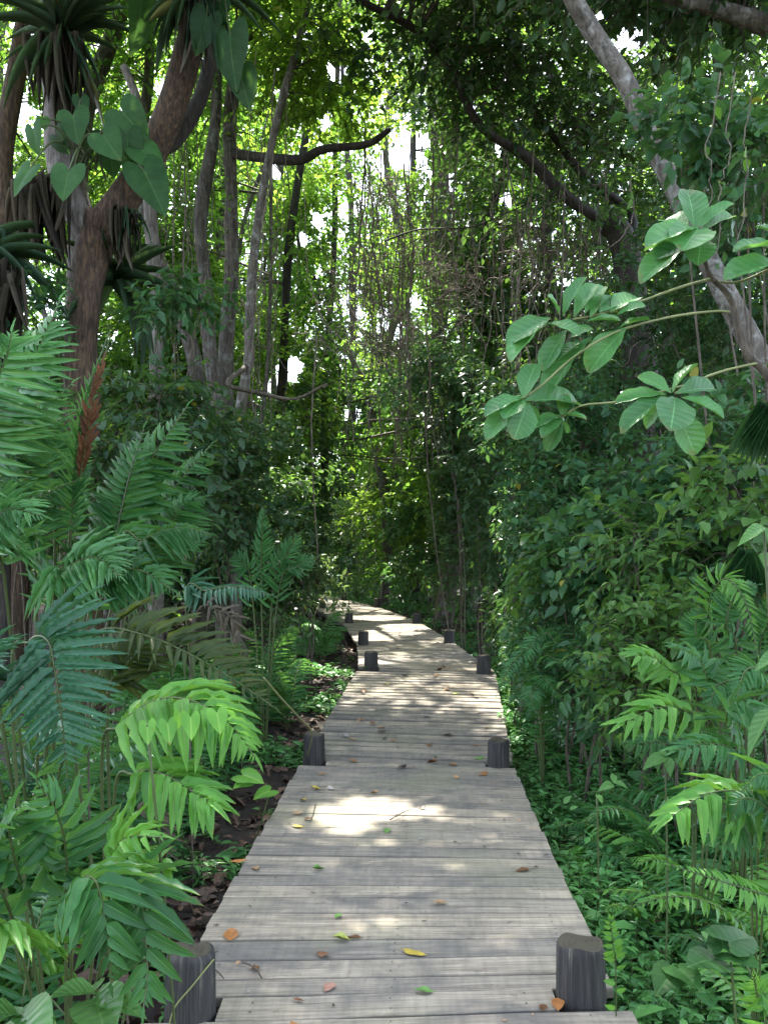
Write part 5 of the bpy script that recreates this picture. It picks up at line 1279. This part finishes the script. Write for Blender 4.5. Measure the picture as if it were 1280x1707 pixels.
    G = Geo()
    for k in range(60):
        L = rs.uniform(.6, 1.1); leaves(G, T_STRAP[0], top + [rs.normal(0, .14), rs.normal(-.05, .1), rs.uniform(-.3, .0)], [rs.normal(0, .15), rs.normal(0, .15), -1], TOCAM + rs.normal(0, .4, 3), L, .045 / L, rs.random() * .6)
    G.build('dry_leaves', M['dry'], r)
    r = thing('screw_pine', P(195, 470, 9.3), 'dark strap-leaved tuft behind the trunk of the forked tree', 'plant')
    for k in range(26):
        G = Geo(); a = [rs.normal(.15, .6), rs.normal(-.1, .5), rs.uniform(-.6, .8)]; L = rs.uniform(.6, 1.0)
        leaves(G, T_STRAP[k % 3], np.array(r.location) + rs.normal(0, .05, 3), a, UP + TOCAM * .2 + rs.normal(0, .2, 3), L, .05 / L, np.clip(rs.normal(.2, .2), 0, .9)); G.build('leaf', M['strap'], r)
climbers()

def pale_bough():
    """the lichen covered bough crossing the top right corner, with its tree beyond the frame's edge"""
    d = 7.4
    w = px_line([(1420, 120, d + .2), (1330, 62, d), (1240, 30, d), (1180, 12, d), (1110, -2, d), (1060, -30, d), (990, -90, d)], 30)
    base = on_ground(w[0][0] + .3, d + .3)
    r = thing('lichen_tree', base, 'tree beyond the right edge with a pale lichened bough across the top right corner', 'tree')
    tr = curve([base, (base + w[0]) / 2 + [.1, 0, 0], w[0], w[0] + [.25, .1, 2.5]], 20)
    trunk_mesh(r, 'trunk', tr, np.linspace(.17, .11, 20), 'bark_pale', 14, .05, 91)
    trunk_mesh(r, 'limb', w, np.linspace(.095, .06, 30), 'bark_pale', 12, .08, 92)
    w2 = px_line([(1240, 30, d), (1262, 50, d - .1), (1300, 70, d - .2)], 8)
    rs = np.random.default_rng(93)
    E = [P(1200, -60, d).tolist() + [1.0, 1.0, .5], P(1080, -90, d).tolist() + [1.0, 1.0, .5], P(1290, -20, d + .4).tolist() + [.5, .6, .4]]
    foliage('crown', r, E, 380, 9, .14, 'dark', rs, T_MID, gap=.3, tw=.5, stems_from=w, twig_r=.008)
pale_bough()

def fan_palm():
    r = thing('fan_palm', on_ground(P(1330, 900, 4.6)[0], 4.7), 'dark fan palm leaf hanging at the right edge below the leaning trunk', 'palm')
    rs = np.random.default_rng(95)
    for hub, d, R, dirs in (((1275, 672), 4.5, .34, (-2.7, .1)), ((1240, 915), 4.3, .26, (-2.6, -.8))):
        c = P(*hub, d); G = Geo()
        for a in np.linspace(dirs[0], dirs[1], 22):
            A = [math.cos(a), -.25, math.sin(a) - .55]
            leaves(G, T_STRAP[0], c, A, TOCAM + UP * .3 + rs.normal(0, .05, 3), R * rs.uniform(.9, 1.05), .16, .1)
        st = np.array(r.location)
        tube(G, curve([st, (st + c) / 2 + [.1, 0, .3], c], 10), .008, 6, 0)
        G.build('palm_leaf', M['heart'], r)
fan_palm()

# ------------------------------------------------------------------ hanging vines
def vine(label, pts, r, mat='liana', name='vine', group='vines hanging in the middle of the wood', leafy=0, seed=0, wig=.03, loop=0.0):
    rs = np.random.default_rng(seed)
    pts = np.asarray(pts, float)
    w = curve(pts, 26)
    w[1:-1] += np.cumsum(rs.normal(0, wig * .35, (24, 3)), axis=0) * np.sin(np.linspace(0, np.pi, 24))[:, None]
    G = Geo(); tube(G, w - w[0], np.full(26, r) * np.linspace(1, .75, 26), 5, caps=False)
    if leafy:
        i = rs.integers(2, 25, leafy)
        leaves(G, T_MID, (w - w[0])[i], rnd_dir(leafy, rs) + [0, 0, -.5], rnd_dir(leafy, rs) + UP, .09 * rs.uniform(.6, 1.2, leafy), .55, rs.random(leafy) * .9, 1)
    o = G.build(name, [M[mat], M['far']], None)
    o.location = [float(x) for x in w[0]]
    tag(o, label, 'vine', group)
    return o
def vines():
    rs = np.random.default_rng(500)
    lab = 'thin woody vine hanging among many alike in the middle of the wood'
    def hang(px0, px1, top, bot, d0, d1, n, r0, r1, group, label, leafy=3):
        for k in range(n):
            d = rs.uniform(d0, d1); px = rs.uniform(px0, px1)
            y0 = rs.uniform(*top); y1 = rs.uniform(*bot); dx = rs.normal(0, 22)
            p = [P(px, y0, d), P(px + dx * .4 + rs.normal(0, 8), y0 + (y1 - y0) * .4, d + rs.normal(0, .1)), P(px + dx * .9 + rs.normal(0, 8), y0 + (y1 - y0) * .75, d + rs.normal(0, .1)), P(px + dx, y1, d + rs.normal(0, .1))]
            q = np.array(p)
            if (np.abs(q[:, 0] - path_x(q[:, 1])) < .9).any() and q[-1, 2] < 2.4 + .02 * d:
                q[:, 2] = np.maximum(q[:, 2], 2.3 + .03 * d + rs.uniform(0, .8))
            vine(label, q, rs.uniform(r0, r1), 'liana', leafy=int(rs.integers(0, leafy + 1)) * 2, seed=int(rs.integers(1e6)), group=group, wig=rs.choice([.03, .08, .16], p=[.3, .45, .25]))
    hang(600, 780, (180, 420), (560, 880), 12.5, 18, 58, .004, .014, 'vines hanging in the middle of the wood', lab)
    hang(820, 1010, (240, 420), (560, 840), 10.8, 12.6, 46, .003, .011, 'vines curtaining the slanting limbs', 'thin dark vine in the curtain below the slanting limbs')
    hang(280, 520, (40, 380), (460, 780), 9.5, 13.5, 34, .004, .009, 'vines among the slim trunks', 'thin vine hanging between the slim trunks')
    hang(700, 830, (200, 260), (330, 520), 11, 11.4, 18, .003, .006, 'vines fringing the upper limb', 'short vine fringing the upper slanting limb')
    for k in range(16):                                         # swags looping between the stems
        d = rs.uniform(10.8, 15); xa = rs.uniform(520, 900); xb = xa + rs.uniform(60, 190); ya = rs.uniform(300, 600); yb = ya + rs.normal(0, 60); sag = rs.uniform(25, 110)
        vine('looping vine slung between stems in the middle of the wood', pxf((xa, ya, d), (xa * .75 + xb * .25, (ya + yb) / 2 + sag * .75, d + .1), ((xa + xb) / 2, (ya + yb) / 2 + sag, d + .1), (xa * .25 + xb * .75, (ya + yb) / 2 + sag * .75, d), (xb, yb, d)), rs.uniform(.003, .011), 'liana', leafy=int(rs.integers(0, 6)), seed=900 + k, group='looping vines in the middle of the wood', wig=.05)
    # single ones that stand out
    vine('thin pole-like vine leaning down to the boardwalk post on the right', pxf((705, 640, 13.6), (714, 780, 13.6), (728, 920, 13.6), (747, 1052, 13.62)), .012, 'liana', 'vine', None, 0, 1, .01)
    vine('long straight vine dropping beside the middle gap to the left of the path', pxf((528, 560, 11), (522, 680, 11), (524, 790, 11), (530, 930, 11)), .011, 'liana', 'vine', None, 0, 2, .012)
    vine('dark arched vine crossing the bright middle like a bow', pxf((640, 402, 11.6), (700, 382, 11.5), (780, 380, 11.4), (840, 358, 11.3), (900, 330, 11.4)), .013, 'bark_dark', 'vine', None, 0, 3, .01)
    vine('pair of twisted dangling twigs left of the leaning trunk', pxf((1050, 300, 6.2), (1052, 350, 6.2), (1035, 385, 6.2), (1008, 420, 6.2)), .006, 'liana', 'vine', None, 3, 4, .02)
    vine('crossing straight twig slanting through the sunlit tangle', pxf((635, 300, 12), (665, 340, 12), (700, 385, 12), (740, 440, 12)), .010, 'liana', 'vine', None, 0, 5, .01)
    vine('bare horizontal twig in front of the root-wrapped trunk', pxf((612, 700, 13), (660, 698, 13), (735, 697, 13)), .010, 'liana', 'vine', None, 0, 6, .005)
    vine('second bare horizontal twig, lower than the first', pxf((640, 764, 13), (680, 763, 13), (705, 762, 13)), .009, 'liana', 'vine', None, 0, 7, .004)
    for k, (px, lb) in enumerate(((1225, 'thin vine looping down in front of the upper right leaf sprays'), (1255, 'thin vine hanging at the right edge above the big leaf whorl'), (1200, 'pale thin vine crossing the leaning trunk'))):
        vine(lb, pxf((px, 120, 5), (px - 14, 230, 5), (px - 22, 330, 5), (px - 30, 420, 5)), .004, 'liana', 'vine', None, 2, 20 + k, .03)
    # tangle of fine dead twigs on the sunlit middle
    G = Geo()
    c = blob_points([P(690, 420, 13).tolist() + [.55, .5, .55], P(640, 330, 13).tolist() + [.5, .5, .6], P(650, 540, 13.5).tolist() + [.6, .6, .7], P(700, 620, 14.5).tolist() + [.5, .5, .8], P(600, 460, 13.5).tolist() + [.6, .6, .6], P(760, 480, 13).tolist() + [.5, .5, .6], P(900, 420, 11.9).tolist() + [.7, .4, .6], P(560, 540, 12.5).tolist() + [.6, .5, .5]], 1500, rs, .2, 2)[0]
    k = keep_leaf(c); c = c[k]
    for cc in c:
        D = rs.normal(0, 1, 3) * [1, 1, .9]; D /= np.linalg.norm(D); L = rs.uniform(.15, .5)
        w = cc + D * np.linspace(-.5, .5, 5)[:, None] * L + np.array([0, 0, 1]) * (np.linspace(-1, 1, 5)[:, None] ** 2) * rs.normal(0, .08) + rs.normal(0, .012, (5, 3))
        tube(G, w, rs.uniform(.002, .006), 3, caps=False)
    o = G.build('vine_tangle', M['liana']); tag(o, kind='stuff')
vines()

# ------------------------------------------------------------------ ground: leaf litter, ground cover, seedlings, log, fallen leaves
def litter():
    rs = np.random.default_rng(600)
    n = 26000
    y = 1.5 + 24 * rs.random(n) ** 1.6
    x = path_x(y) + rs.uniform(-1, 1, n) * (2.2 + .12 * y)
    z = ground_z(x, y) + rs.uniform(.0, .03, n)
    ok = (np.abs(x - path_x(y)) > .55)
    x, y, z = x[ok], y[ok], z[ok]; n = len(x)
    G = Geo(); t = rs.random(n) ** 1.3
    a = rs.uniform(0, 6.283, n)
    A = np.stack([np.cos(a), np.sin(a), rs.normal(0, .25, n)], -1); N = UP + rs.normal(0, .35, (n, 3))
    L = .03 + .08 * rs.random(n) ** 1.6
    bigl = rs.random(n) < .07; L = np.where(bigl, rs.uniform(.08, .14, n), L); t = np.where(bigl, np.minimum(t + .3, 1), t)
    for k in range(4):
        s = np.arange(n) % 4 == k
        leaves(G, T_LITTER[k], np.stack([x, y, z], -1)[s], A[s], N[s], L[s], rs.uniform(.4, .65, s.sum()), t[s])
    # fine twigs lying in it
    m = 700
    ty = 1.5 + 16 * rs.random(m) ** 1.5; tx = path_x(ty) + rs.choice([-1, 1], m) * rs.uniform(.85, 2.6, m)
    p = np.stack([tx, ty, ground_z(tx, ty) + .02], -1); a = rs.uniform(0, 6.28, m); L = rs.uniform(.08, .4, m)
    sticks(G, p, p + np.stack([np.cos(a) * L, np.sin(a) * L, rs.uniform(-.01, .06, m)], -1), .004, .002, 0, .35)
    tag(G.build('leaf_litter', M['litter']), kind='stuff')
litter()

def ground_cover():
    rs = np.random.default_rng(610)
    P0 = []
    n = 15500
    y = 2.0 + 10.5 * rs.random(n) ** 1.25; off = .80 + 2.9 * rs.random(n) ** 1.2
    P0.append(np.stack([path_x(y) + off, y], -1))
    n = 6500
    y = 2.0 + 12 * rs.random(n) ** 1.2; off = .82 + 2.4 * rs.random(n)
    s = np.stack([path_x(y) - off, y], -1)
    pn = np.sin(s[:, 0] * 3.3 + 1) + np.sin(s[:, 1] * 2.7) + np.sin((s[:, 0] + s[:, 1]) * 5.1)
    P0.append(s[pn > -.4])
    n = 1800
    y = 12 + 22 * rs.random(n); sg = rs.choice([-1, 1], n); off = .95 + 2.5 * rs.random(n)
    P0.append(np.stack([path_x(y) + sg * off, y], -1))
    q = np.vstack(P0)
    pn = np.sin(q[:, 0] * 2.3 + 2) + np.sin(q[:, 1] * 1.9 + 1) + .8 * np.sin((q[:, 0] - q[:, 1]) * 3.3)
    q = q[(pn > -1.2) | (rs.random(len(q)) < .3)]
    n = len(q)
    z = ground_z(q[:, 0], q[:, 1])
    h = rs.uniform(.05, .20, n) * np.where(q[:, 0] > path_x(q[:, 1]), 1.15, .7)
    base = np.stack([q[:, 0], q[:, 1], z - .01], -1)
    lean = rs.normal(0, .35, (n, 3)) * [1, 1, 0]
    tip = base + (UP + lean) * h[:, None]
    G = Geo()
    sticks(G, base, tip, .0022, .0014, 1)
    big = rs.random(n) < .05
    for k in range(6):
        f = 1 - k * .15
        O = base + (tip - base) * f
        a = rs.uniform(0, 6.283, n)
        A = np.stack([np.cos(a), np.sin(a), rs.uniform(-.15, .55, n)], -1)
        L = rs.uniform(.028, .068, n) * np.where(big, 1.7, 1) * (1 + .05 * q[:, 1])
        leaves(G, T_MID, O, A, UP + rs.normal(0, .3, (n, 3)), L, np.where(big, .6, rs.uniform(.30, .44, n)), np.clip(rs.normal(.5, .25, n), 0, .97))
    tag(G.build('ground_cover', [M['herb'], M['stem']]), kind='stuff')
ground_cover()

def seedling(label, px, py, d, items, mat='seedling', T=T_SEED, name='seedling'):
    base = P(px, py, d)
    if base[1] > 2.6 and abs(base[0] - path_x(base[1])) < .9: base[0] = path_x(base[1]) + math.copysign(.9, base[0] - path_x(base[1]))
    base = on_ground(base[0], base[1], -.03)
    r = thing(name, base, label, 'seedling')
    rs = np.random.default_rng(abs(hash(px)) % 1000 + 1)
    for bx, by, tx, ty, w, dz in items:
        b = P(bx, by, d); tp = P(tx, ty, d + dz); a = tp - b
        G = Geo(); leaves(G, T, b, a, UP + TOCAM * .6 + rs.normal(0, .15, 3), np.linalg.norm(a), w, rs.uniform(.3, .95))
        G.build('leaf', M[mat], r)
    top = P(items[0][0], items[0][1], d)
    G = Geo(); tube(G, curve([base, (base + top) / 2 + [.01, 0, 0], top], 8), .004, 6); G.build('stem', M['stem'], r)
def seedlings():
    seedling('seedling with four broad oval leaves in the bottom left corner', 150, 1690, 2.45, [(160, 1655, 98, 1640, .5, -.1), (158, 1660, 228, 1668, .42, -.12), (160, 1664, 172, 1707, .62, -.2), (158, 1652, 150, 1625, .6, .1)])
    seedling('seedling with glossy rounded leaves cut by the bottom left edge', 20, 1720, 2.3, [(35, 1690, 85, 1700, .5, -.12), (30, 1690, -20, 1675, .55, -.1), (34, 1692, 40, 1660, .6, .1), (32, 1694, 60, 1720, .6, -.2)])
    seedling('pale yellow-green young shoot beside the litter left of the boardwalk', 262, 1470, 2.75, [(262, 1440, 286, 1405, .32, .0), (262, 1440, 240, 1415, .3, 0), (262, 1442, 290, 1440, .32, -.1), (262, 1444, 238, 1450, .3, -.1), (262, 1446, 284, 1468, .32, -.15), (262, 1440, 258, 1400, .3, .08)], 'fern_bright', T_OVAL)
    seedling('ground climber with round dark leaves beside the log at lower right', 1225, 1600, 2.75, [(1215, 1570, 1260, 1552, .8, .1), (1205, 1580, 1195, 1540, .85, .1), (1215, 1590, 1262, 1605, .8, -.1), (1190, 1600, 1150, 1600, .8, -.1), (1120, 1620, 1095, 1650, .8, -.1), (1130, 1615, 1165, 1640, .8, -.12)], 'heart', T_HEART)
    seedling('heart-leaved creeper hanging over the bright left fern', 320, 1250, 2.5, [(246, 1208, 246, 1240, .8, -.03), (280, 1206, 283, 1240, .8, -.03), (318, 1196, 320, 1232, .8, -.03), (362, 1188, 368, 1222, .9, -.03), (300, 1190, 296, 1215, .8, 0)], 'fern_bright', T_HEART)
    seedling('heart-leaved creeper on the litter at the deck edge', 415, 1345, 5.2, [(450, 1318, 424, 1328, .8, -.1), (405, 1292, 438, 1300, .8, -.1), (412, 1304, 390, 1310, .7, -.1)], 'fern_bright', T_HEART)
    seedling('little pale leaved herb standing in the right ground cover', 990, 1330, 4.3, [(994, 1325, 1004, 1335, .6, -.05), (1022, 1305, 1022, 1285, .5, .05), (1022, 1305, 1045, 1308, .5, -.05), (1022, 1308, 1000, 1312, .5, -.05), (940, 1340, 950, 1325, .6, 0), (950, 1350, 962, 1342, .6, 0)], 'seedling', T_SEED)
    seedling('leafy sprig with three drooping pale leaves above the right ferns', 1100, 1280, 3.6, [(1108, 1262, 1075, 1272, .5, -.06), (1112, 1262, 1118, 1290, .5, -.06), (1112, 1260, 1090, 1250, .5, .03)], 'seedling', T_SEED)
    seedling('bright young leaves poking in at the right edge', 1300, 900, 2.6, [(1272, 878, 1236, 896, .34, -.06), (1276, 880, 1284, 905, .34, -.04), (1300, 1090, 1262, 1105, .4, -.05), (1290, 1180, 1236, 1245, .3, -.05)], 'seedling', T_SEED)
seedlings()

def log():
    a, b = P(1052, 1612, 2.75), P(1300, 1530, 3.25)
    a[2] = float(ground_z(a[0], a[1])) + .05; b[2] = float(ground_z(b[0], b[1])) + .05
    r = thing('fallen_log', a, 'rotting reddish log lying in the ground cover at lower right', 'log')
    trunk_mesh(r, 'trunk', curve([a, a * .6 + b * .4 + [0, .04, .015], b], 24), np.concatenate([[.02, .045], np.linspace(.055, .05, 22)]), 'bark_red', 12, .12, 8)
    G = Geo(); p = curve([a * .75 + b * .25, a * .8 + b * .2 + [.05, -.12, .05]], 6); tube(G, p, np.linspace(.02, .006, 6), 7); G.build('broken_branch', M['bark_red'], r)
log()

def deck_z(x, y):
    return float(path_z(y)) + .006

LEAVES = [  # px, py, size (m), kind, label
    (391, 1547, .085, 'orange', 'large brown-orange leaf lying flat near the left post'), (690, 1575, .085, 'yellow', 'bright yellow pointed leaf right of centre on the deck'), (570, 1554, .06, 'lime', 'curved lime coloured leaf near the middle of the deck'),
    (590, 1550, .055, 'brown', 'narrow brown leaf touching the curved lime leaf'), (565, 1517, .06, 'green', 'slim green leaf above the curved lime leaf'), (540, 1578, .055, 'brown', 'crumpled brown leaf between planks left of centre'), (704, 1637, .06, 'green', 'curled green leaf near the bottom of the deck'),
    (551, 1629, .06, 'pink', 'pinkish torn leaf near the bottom of the deck'), (500, 1650, .035, 'brown', 'small red-brown scrap beside the pinkish torn leaf'), (494, 1690, .045, 'orange', 'orange leaf on the last plank'), (558, 1659, .022, 'dark', 'tiny dark scrap near the last plank'),
    (922, 1657, .07, 'orange', 'golden orange leaf tucked at the foot of the right post'), (898, 1662, .045, 'brown', 'brown leaf beside the golden one at the right post'), (431, 1598, .045, 'brown', 'curled brown leaf by the short twig'), (730, 1495, .06, 'tan', 'pale tan leaf standing on edge right of centre'),
    (866, 1442, .07, 'brown', 'rolled brown leaf near the right edge of the deck'), (430, 1440, .06, 'tan', 'thin tan leaf near the left edge of the deck'), (400, 1428, .08, 'orange', 'peach coloured leaf sticking out at the left deck edge'), (532, 1442, .06, 'green', 'fresh blue-green leaf lying left of centre'),
    (517, 1359, .06, 'brown', 'standing curled brown leaf beside the sun patch'), (498, 1372, .065, 'yellow', 'yellow curled leaf left of the sun patch'), (497, 1350, .06, 'tan', 'flat tan leaf left of the sun patch'), (508, 1330, .055, 'yellow', 'pale yellow leaf above the sun patch left'), (645, 1379, .065, 'green', 'green leaf just below the sun patch'),
    (704, 1342, .045, 'dark', 'dark curled leaf at the right end of the sun patch'), (669, 1276, .085, 'dark', 'large dark crumpled leaf near the section joint'), (720, 1269, .08, 'brown', 'round red-brown leaf at the section joint'), (751, 1271, .07, 'orange', 'orange-brown leaf right of the round one'),
    (758, 1292, .07, 'tan', 'two-toned tan leaf below the section joint'), (802, 1288, .075, 'orange', 'pointed orange leaf near the right post of the joint'), (589, 1265, .06, 'orange', 'golden leaf on the left of the section joint'), (539, 1287, .06, 'orange', 'orange leaf left below the joint'), (527, 1311, .06, 'yellow', 'yellowish leaf near the left edge below the joint'),
    (553, 1310, .065, 'grey', 'grey dried leaf next to the yellowish one'), (625, 1318, .055, 'tan', 'beige leaf above the bright sun patch'), (600, 1199, .07, 'orange', 'rusty leaf lying on the second section'), (620, 1204, .08, 'brown', 'brown leaf next to the rusty one'), (636, 1217, .07, 'dark', 'dark flat leaf below the rusty one'),
    (711, 1193, .06, 'white', 'whitish leaf standing out on the second section'), (577, 1225, .08, 'grey', 'grey stick-like dried leaf near the left edge of the second section'), (642, 1229, .05, 'dark', 'small dark curled leaf in the middle of the second section'), (714, 1240, .08, 'brown', 'brown leaf near the joint, right of middle'), (745, 1223, .08, 'dark', 'dark green-brown leaf near the right side of the second section'),
    (792, 1240, .06, 'brown', 'brown scrap beside the right joint post'), (724, 1258, .06, 'green', 'green leaf fragment at the joint'), (795, 1262, .08, 'green', 'green leaf at the foot of the right joint post'), (605, 1153, .09, 'brown', 'brown leaf high on the second section, left'), (645, 1140, .08, 'yellow', 'yellow speck of a leaf on the second section'),
    (674, 1126, .08, 'dark', 'dark leaf in the middle below the narrow bend'), (725, 1126, .08, 'orange', 'orange leaf right of the dark one below the bend'), (733, 1117, .08, 'brown', 'brown curled leaf below the bend'), (766, 1117, .09, 'lime', 'lime leaf near the right post below the bend'), (745, 1149, .09, 'tan', 'tan leaf near the right edge of the second section'), (758, 1156, .07, 'lime', 'lime fragment near the right edge of the second section'),
    (610, 1113, .08, 'lime', 'lime leaf at the foot of the left bend post'), (790, 1106, .09, 'dark', 'dark leaf against the right bend post'),
]
def fallen_leaves():
    rs = np.random.default_rng(700)
    def put(x, y, L, kind, label, group, seed):
        G = Geo(); a = rs.uniform(0, 6.283); curl = rs.uniform(.3, 1.2)
        tv, tu, tr, q = T_LITTER[seed % 4]
        tv = tv.copy(); tv[:, 2] *= curl; tv[:, 1] -= .5; tv[:, 2] -= tv[:, 2].min()
        A = np.array([math.cos(a), math.sin(a) * .8, 0])
        leaves(G, (tv, tu, tr, q), np.zeros(3), A, UP, L * 1.15, rs.uniform(.42, .62), rs.random())
        sticks(G, [A * L * -.5], [A * L * -.78 + UP * .004], .0012, .001, 0)
        o = G.build('fallen_leaf', FALLEN[kind]); o.location = (x, y, deck_z(x, y)); tag(o, label, 'leaf', group)
        return o
    for k, (px, py, L, kind, lab) in enumerate(LEAVES):
        d = F * 1.5 / (py - 930)
        for _ in range(6): d = F * (1.5 - float(path_z(d))) / (py - 930)
        put((px - 640) / F * d, d, L, kind, lab, 'fallen leaves on the boardwalk', k)
    for k in range(60):
        y = 7 + 21 * rs.random(); x = path_x(y) + rs.uniform(-.62, .62)
        kind = ['brown', 'dark', 'dark', 'tan', 'orange'][k % 5]
        put(float(x), float(y), rs.uniform(.03, .075), kind, 'small dry leaf or scrap among many on the far boardwalk', 'small dry scraps on the far boardwalk', k)
    for k in range(70):
        y = 2.4 + 6 * rs.random() ** 1.3; sd = rs.choice([-1, 1]); x = path_x(y) + (sd * rs.uniform(.45, .74) if k % 2 else rs.uniform(-.6, .6))
        put(float(x), float(y), rs.uniform(.008, .024), ['brown', 'dark', 'tan', 'dark', 'grey'][k % 5], 'tiny dry crumb of leaf among many on the near planks', 'tiny leaf crumbs on the near planks', k)
    # two short twigs on the near planks and the vine over the left post
    for (a, b, lab) in (((410, 1592), (442, 1618), 'short dark twig lying slantwise on the near planks'), ((650, 1362), (684, 1345), 'thin bent twig just below the sun patch'), ((345, 1600), (380, 1618), 'straw-thin stalk beside the left post')):
        p = []
        for px, py in (a, b):
            d = F * 1.5 / (py - 930); p.append(np.array([(px - 640) / F * d, d, .012]))
        G = Geo(); tube(G, curve([p[0], (p[0] + p[1]) / 2 + [.008, .008, .006], p[1]], 10) - p[0], np.linspace(.004, .0025, 10), 6)
        o = G.build('fallen_twig', M['twig']); o.location = p[0]; tag(o, lab, 'twig')
    px, py, h, r = POSTS[0]
    w = np.array([[px + .083, py - .03, .185], [px + .06, py - .062, .165], [px + .02, py - .083, .12], [px - .03, py - .082, .06], [px - .05, py - .074, .0], [px - .055, py - .085, -.05]])
    G = Geo(); w = curve(w, 24); tube(G, w - w[0], .0028, 6)
    o = G.build('creeper', M['stem_pale']); o.location = w[0]; tag(o, 'thin pale creeper trailing down the near left post', 'vine')
    w = pxf((440, 1130, 4.4), (470, 1165, 4.7), (498, 1195, 5.2), (520, 1222, 5.8), (512, 1262, 6.4))
    G = Geo(); w = curve(w, 24); tube(G, w - w[0], .005, 6)
    o = G.build('creeper', M['stem_pale']); o.location = w[0]; tag(o, 'pale creeper bending from the left ferns onto the joint post', 'vine')
fallen_leaves()
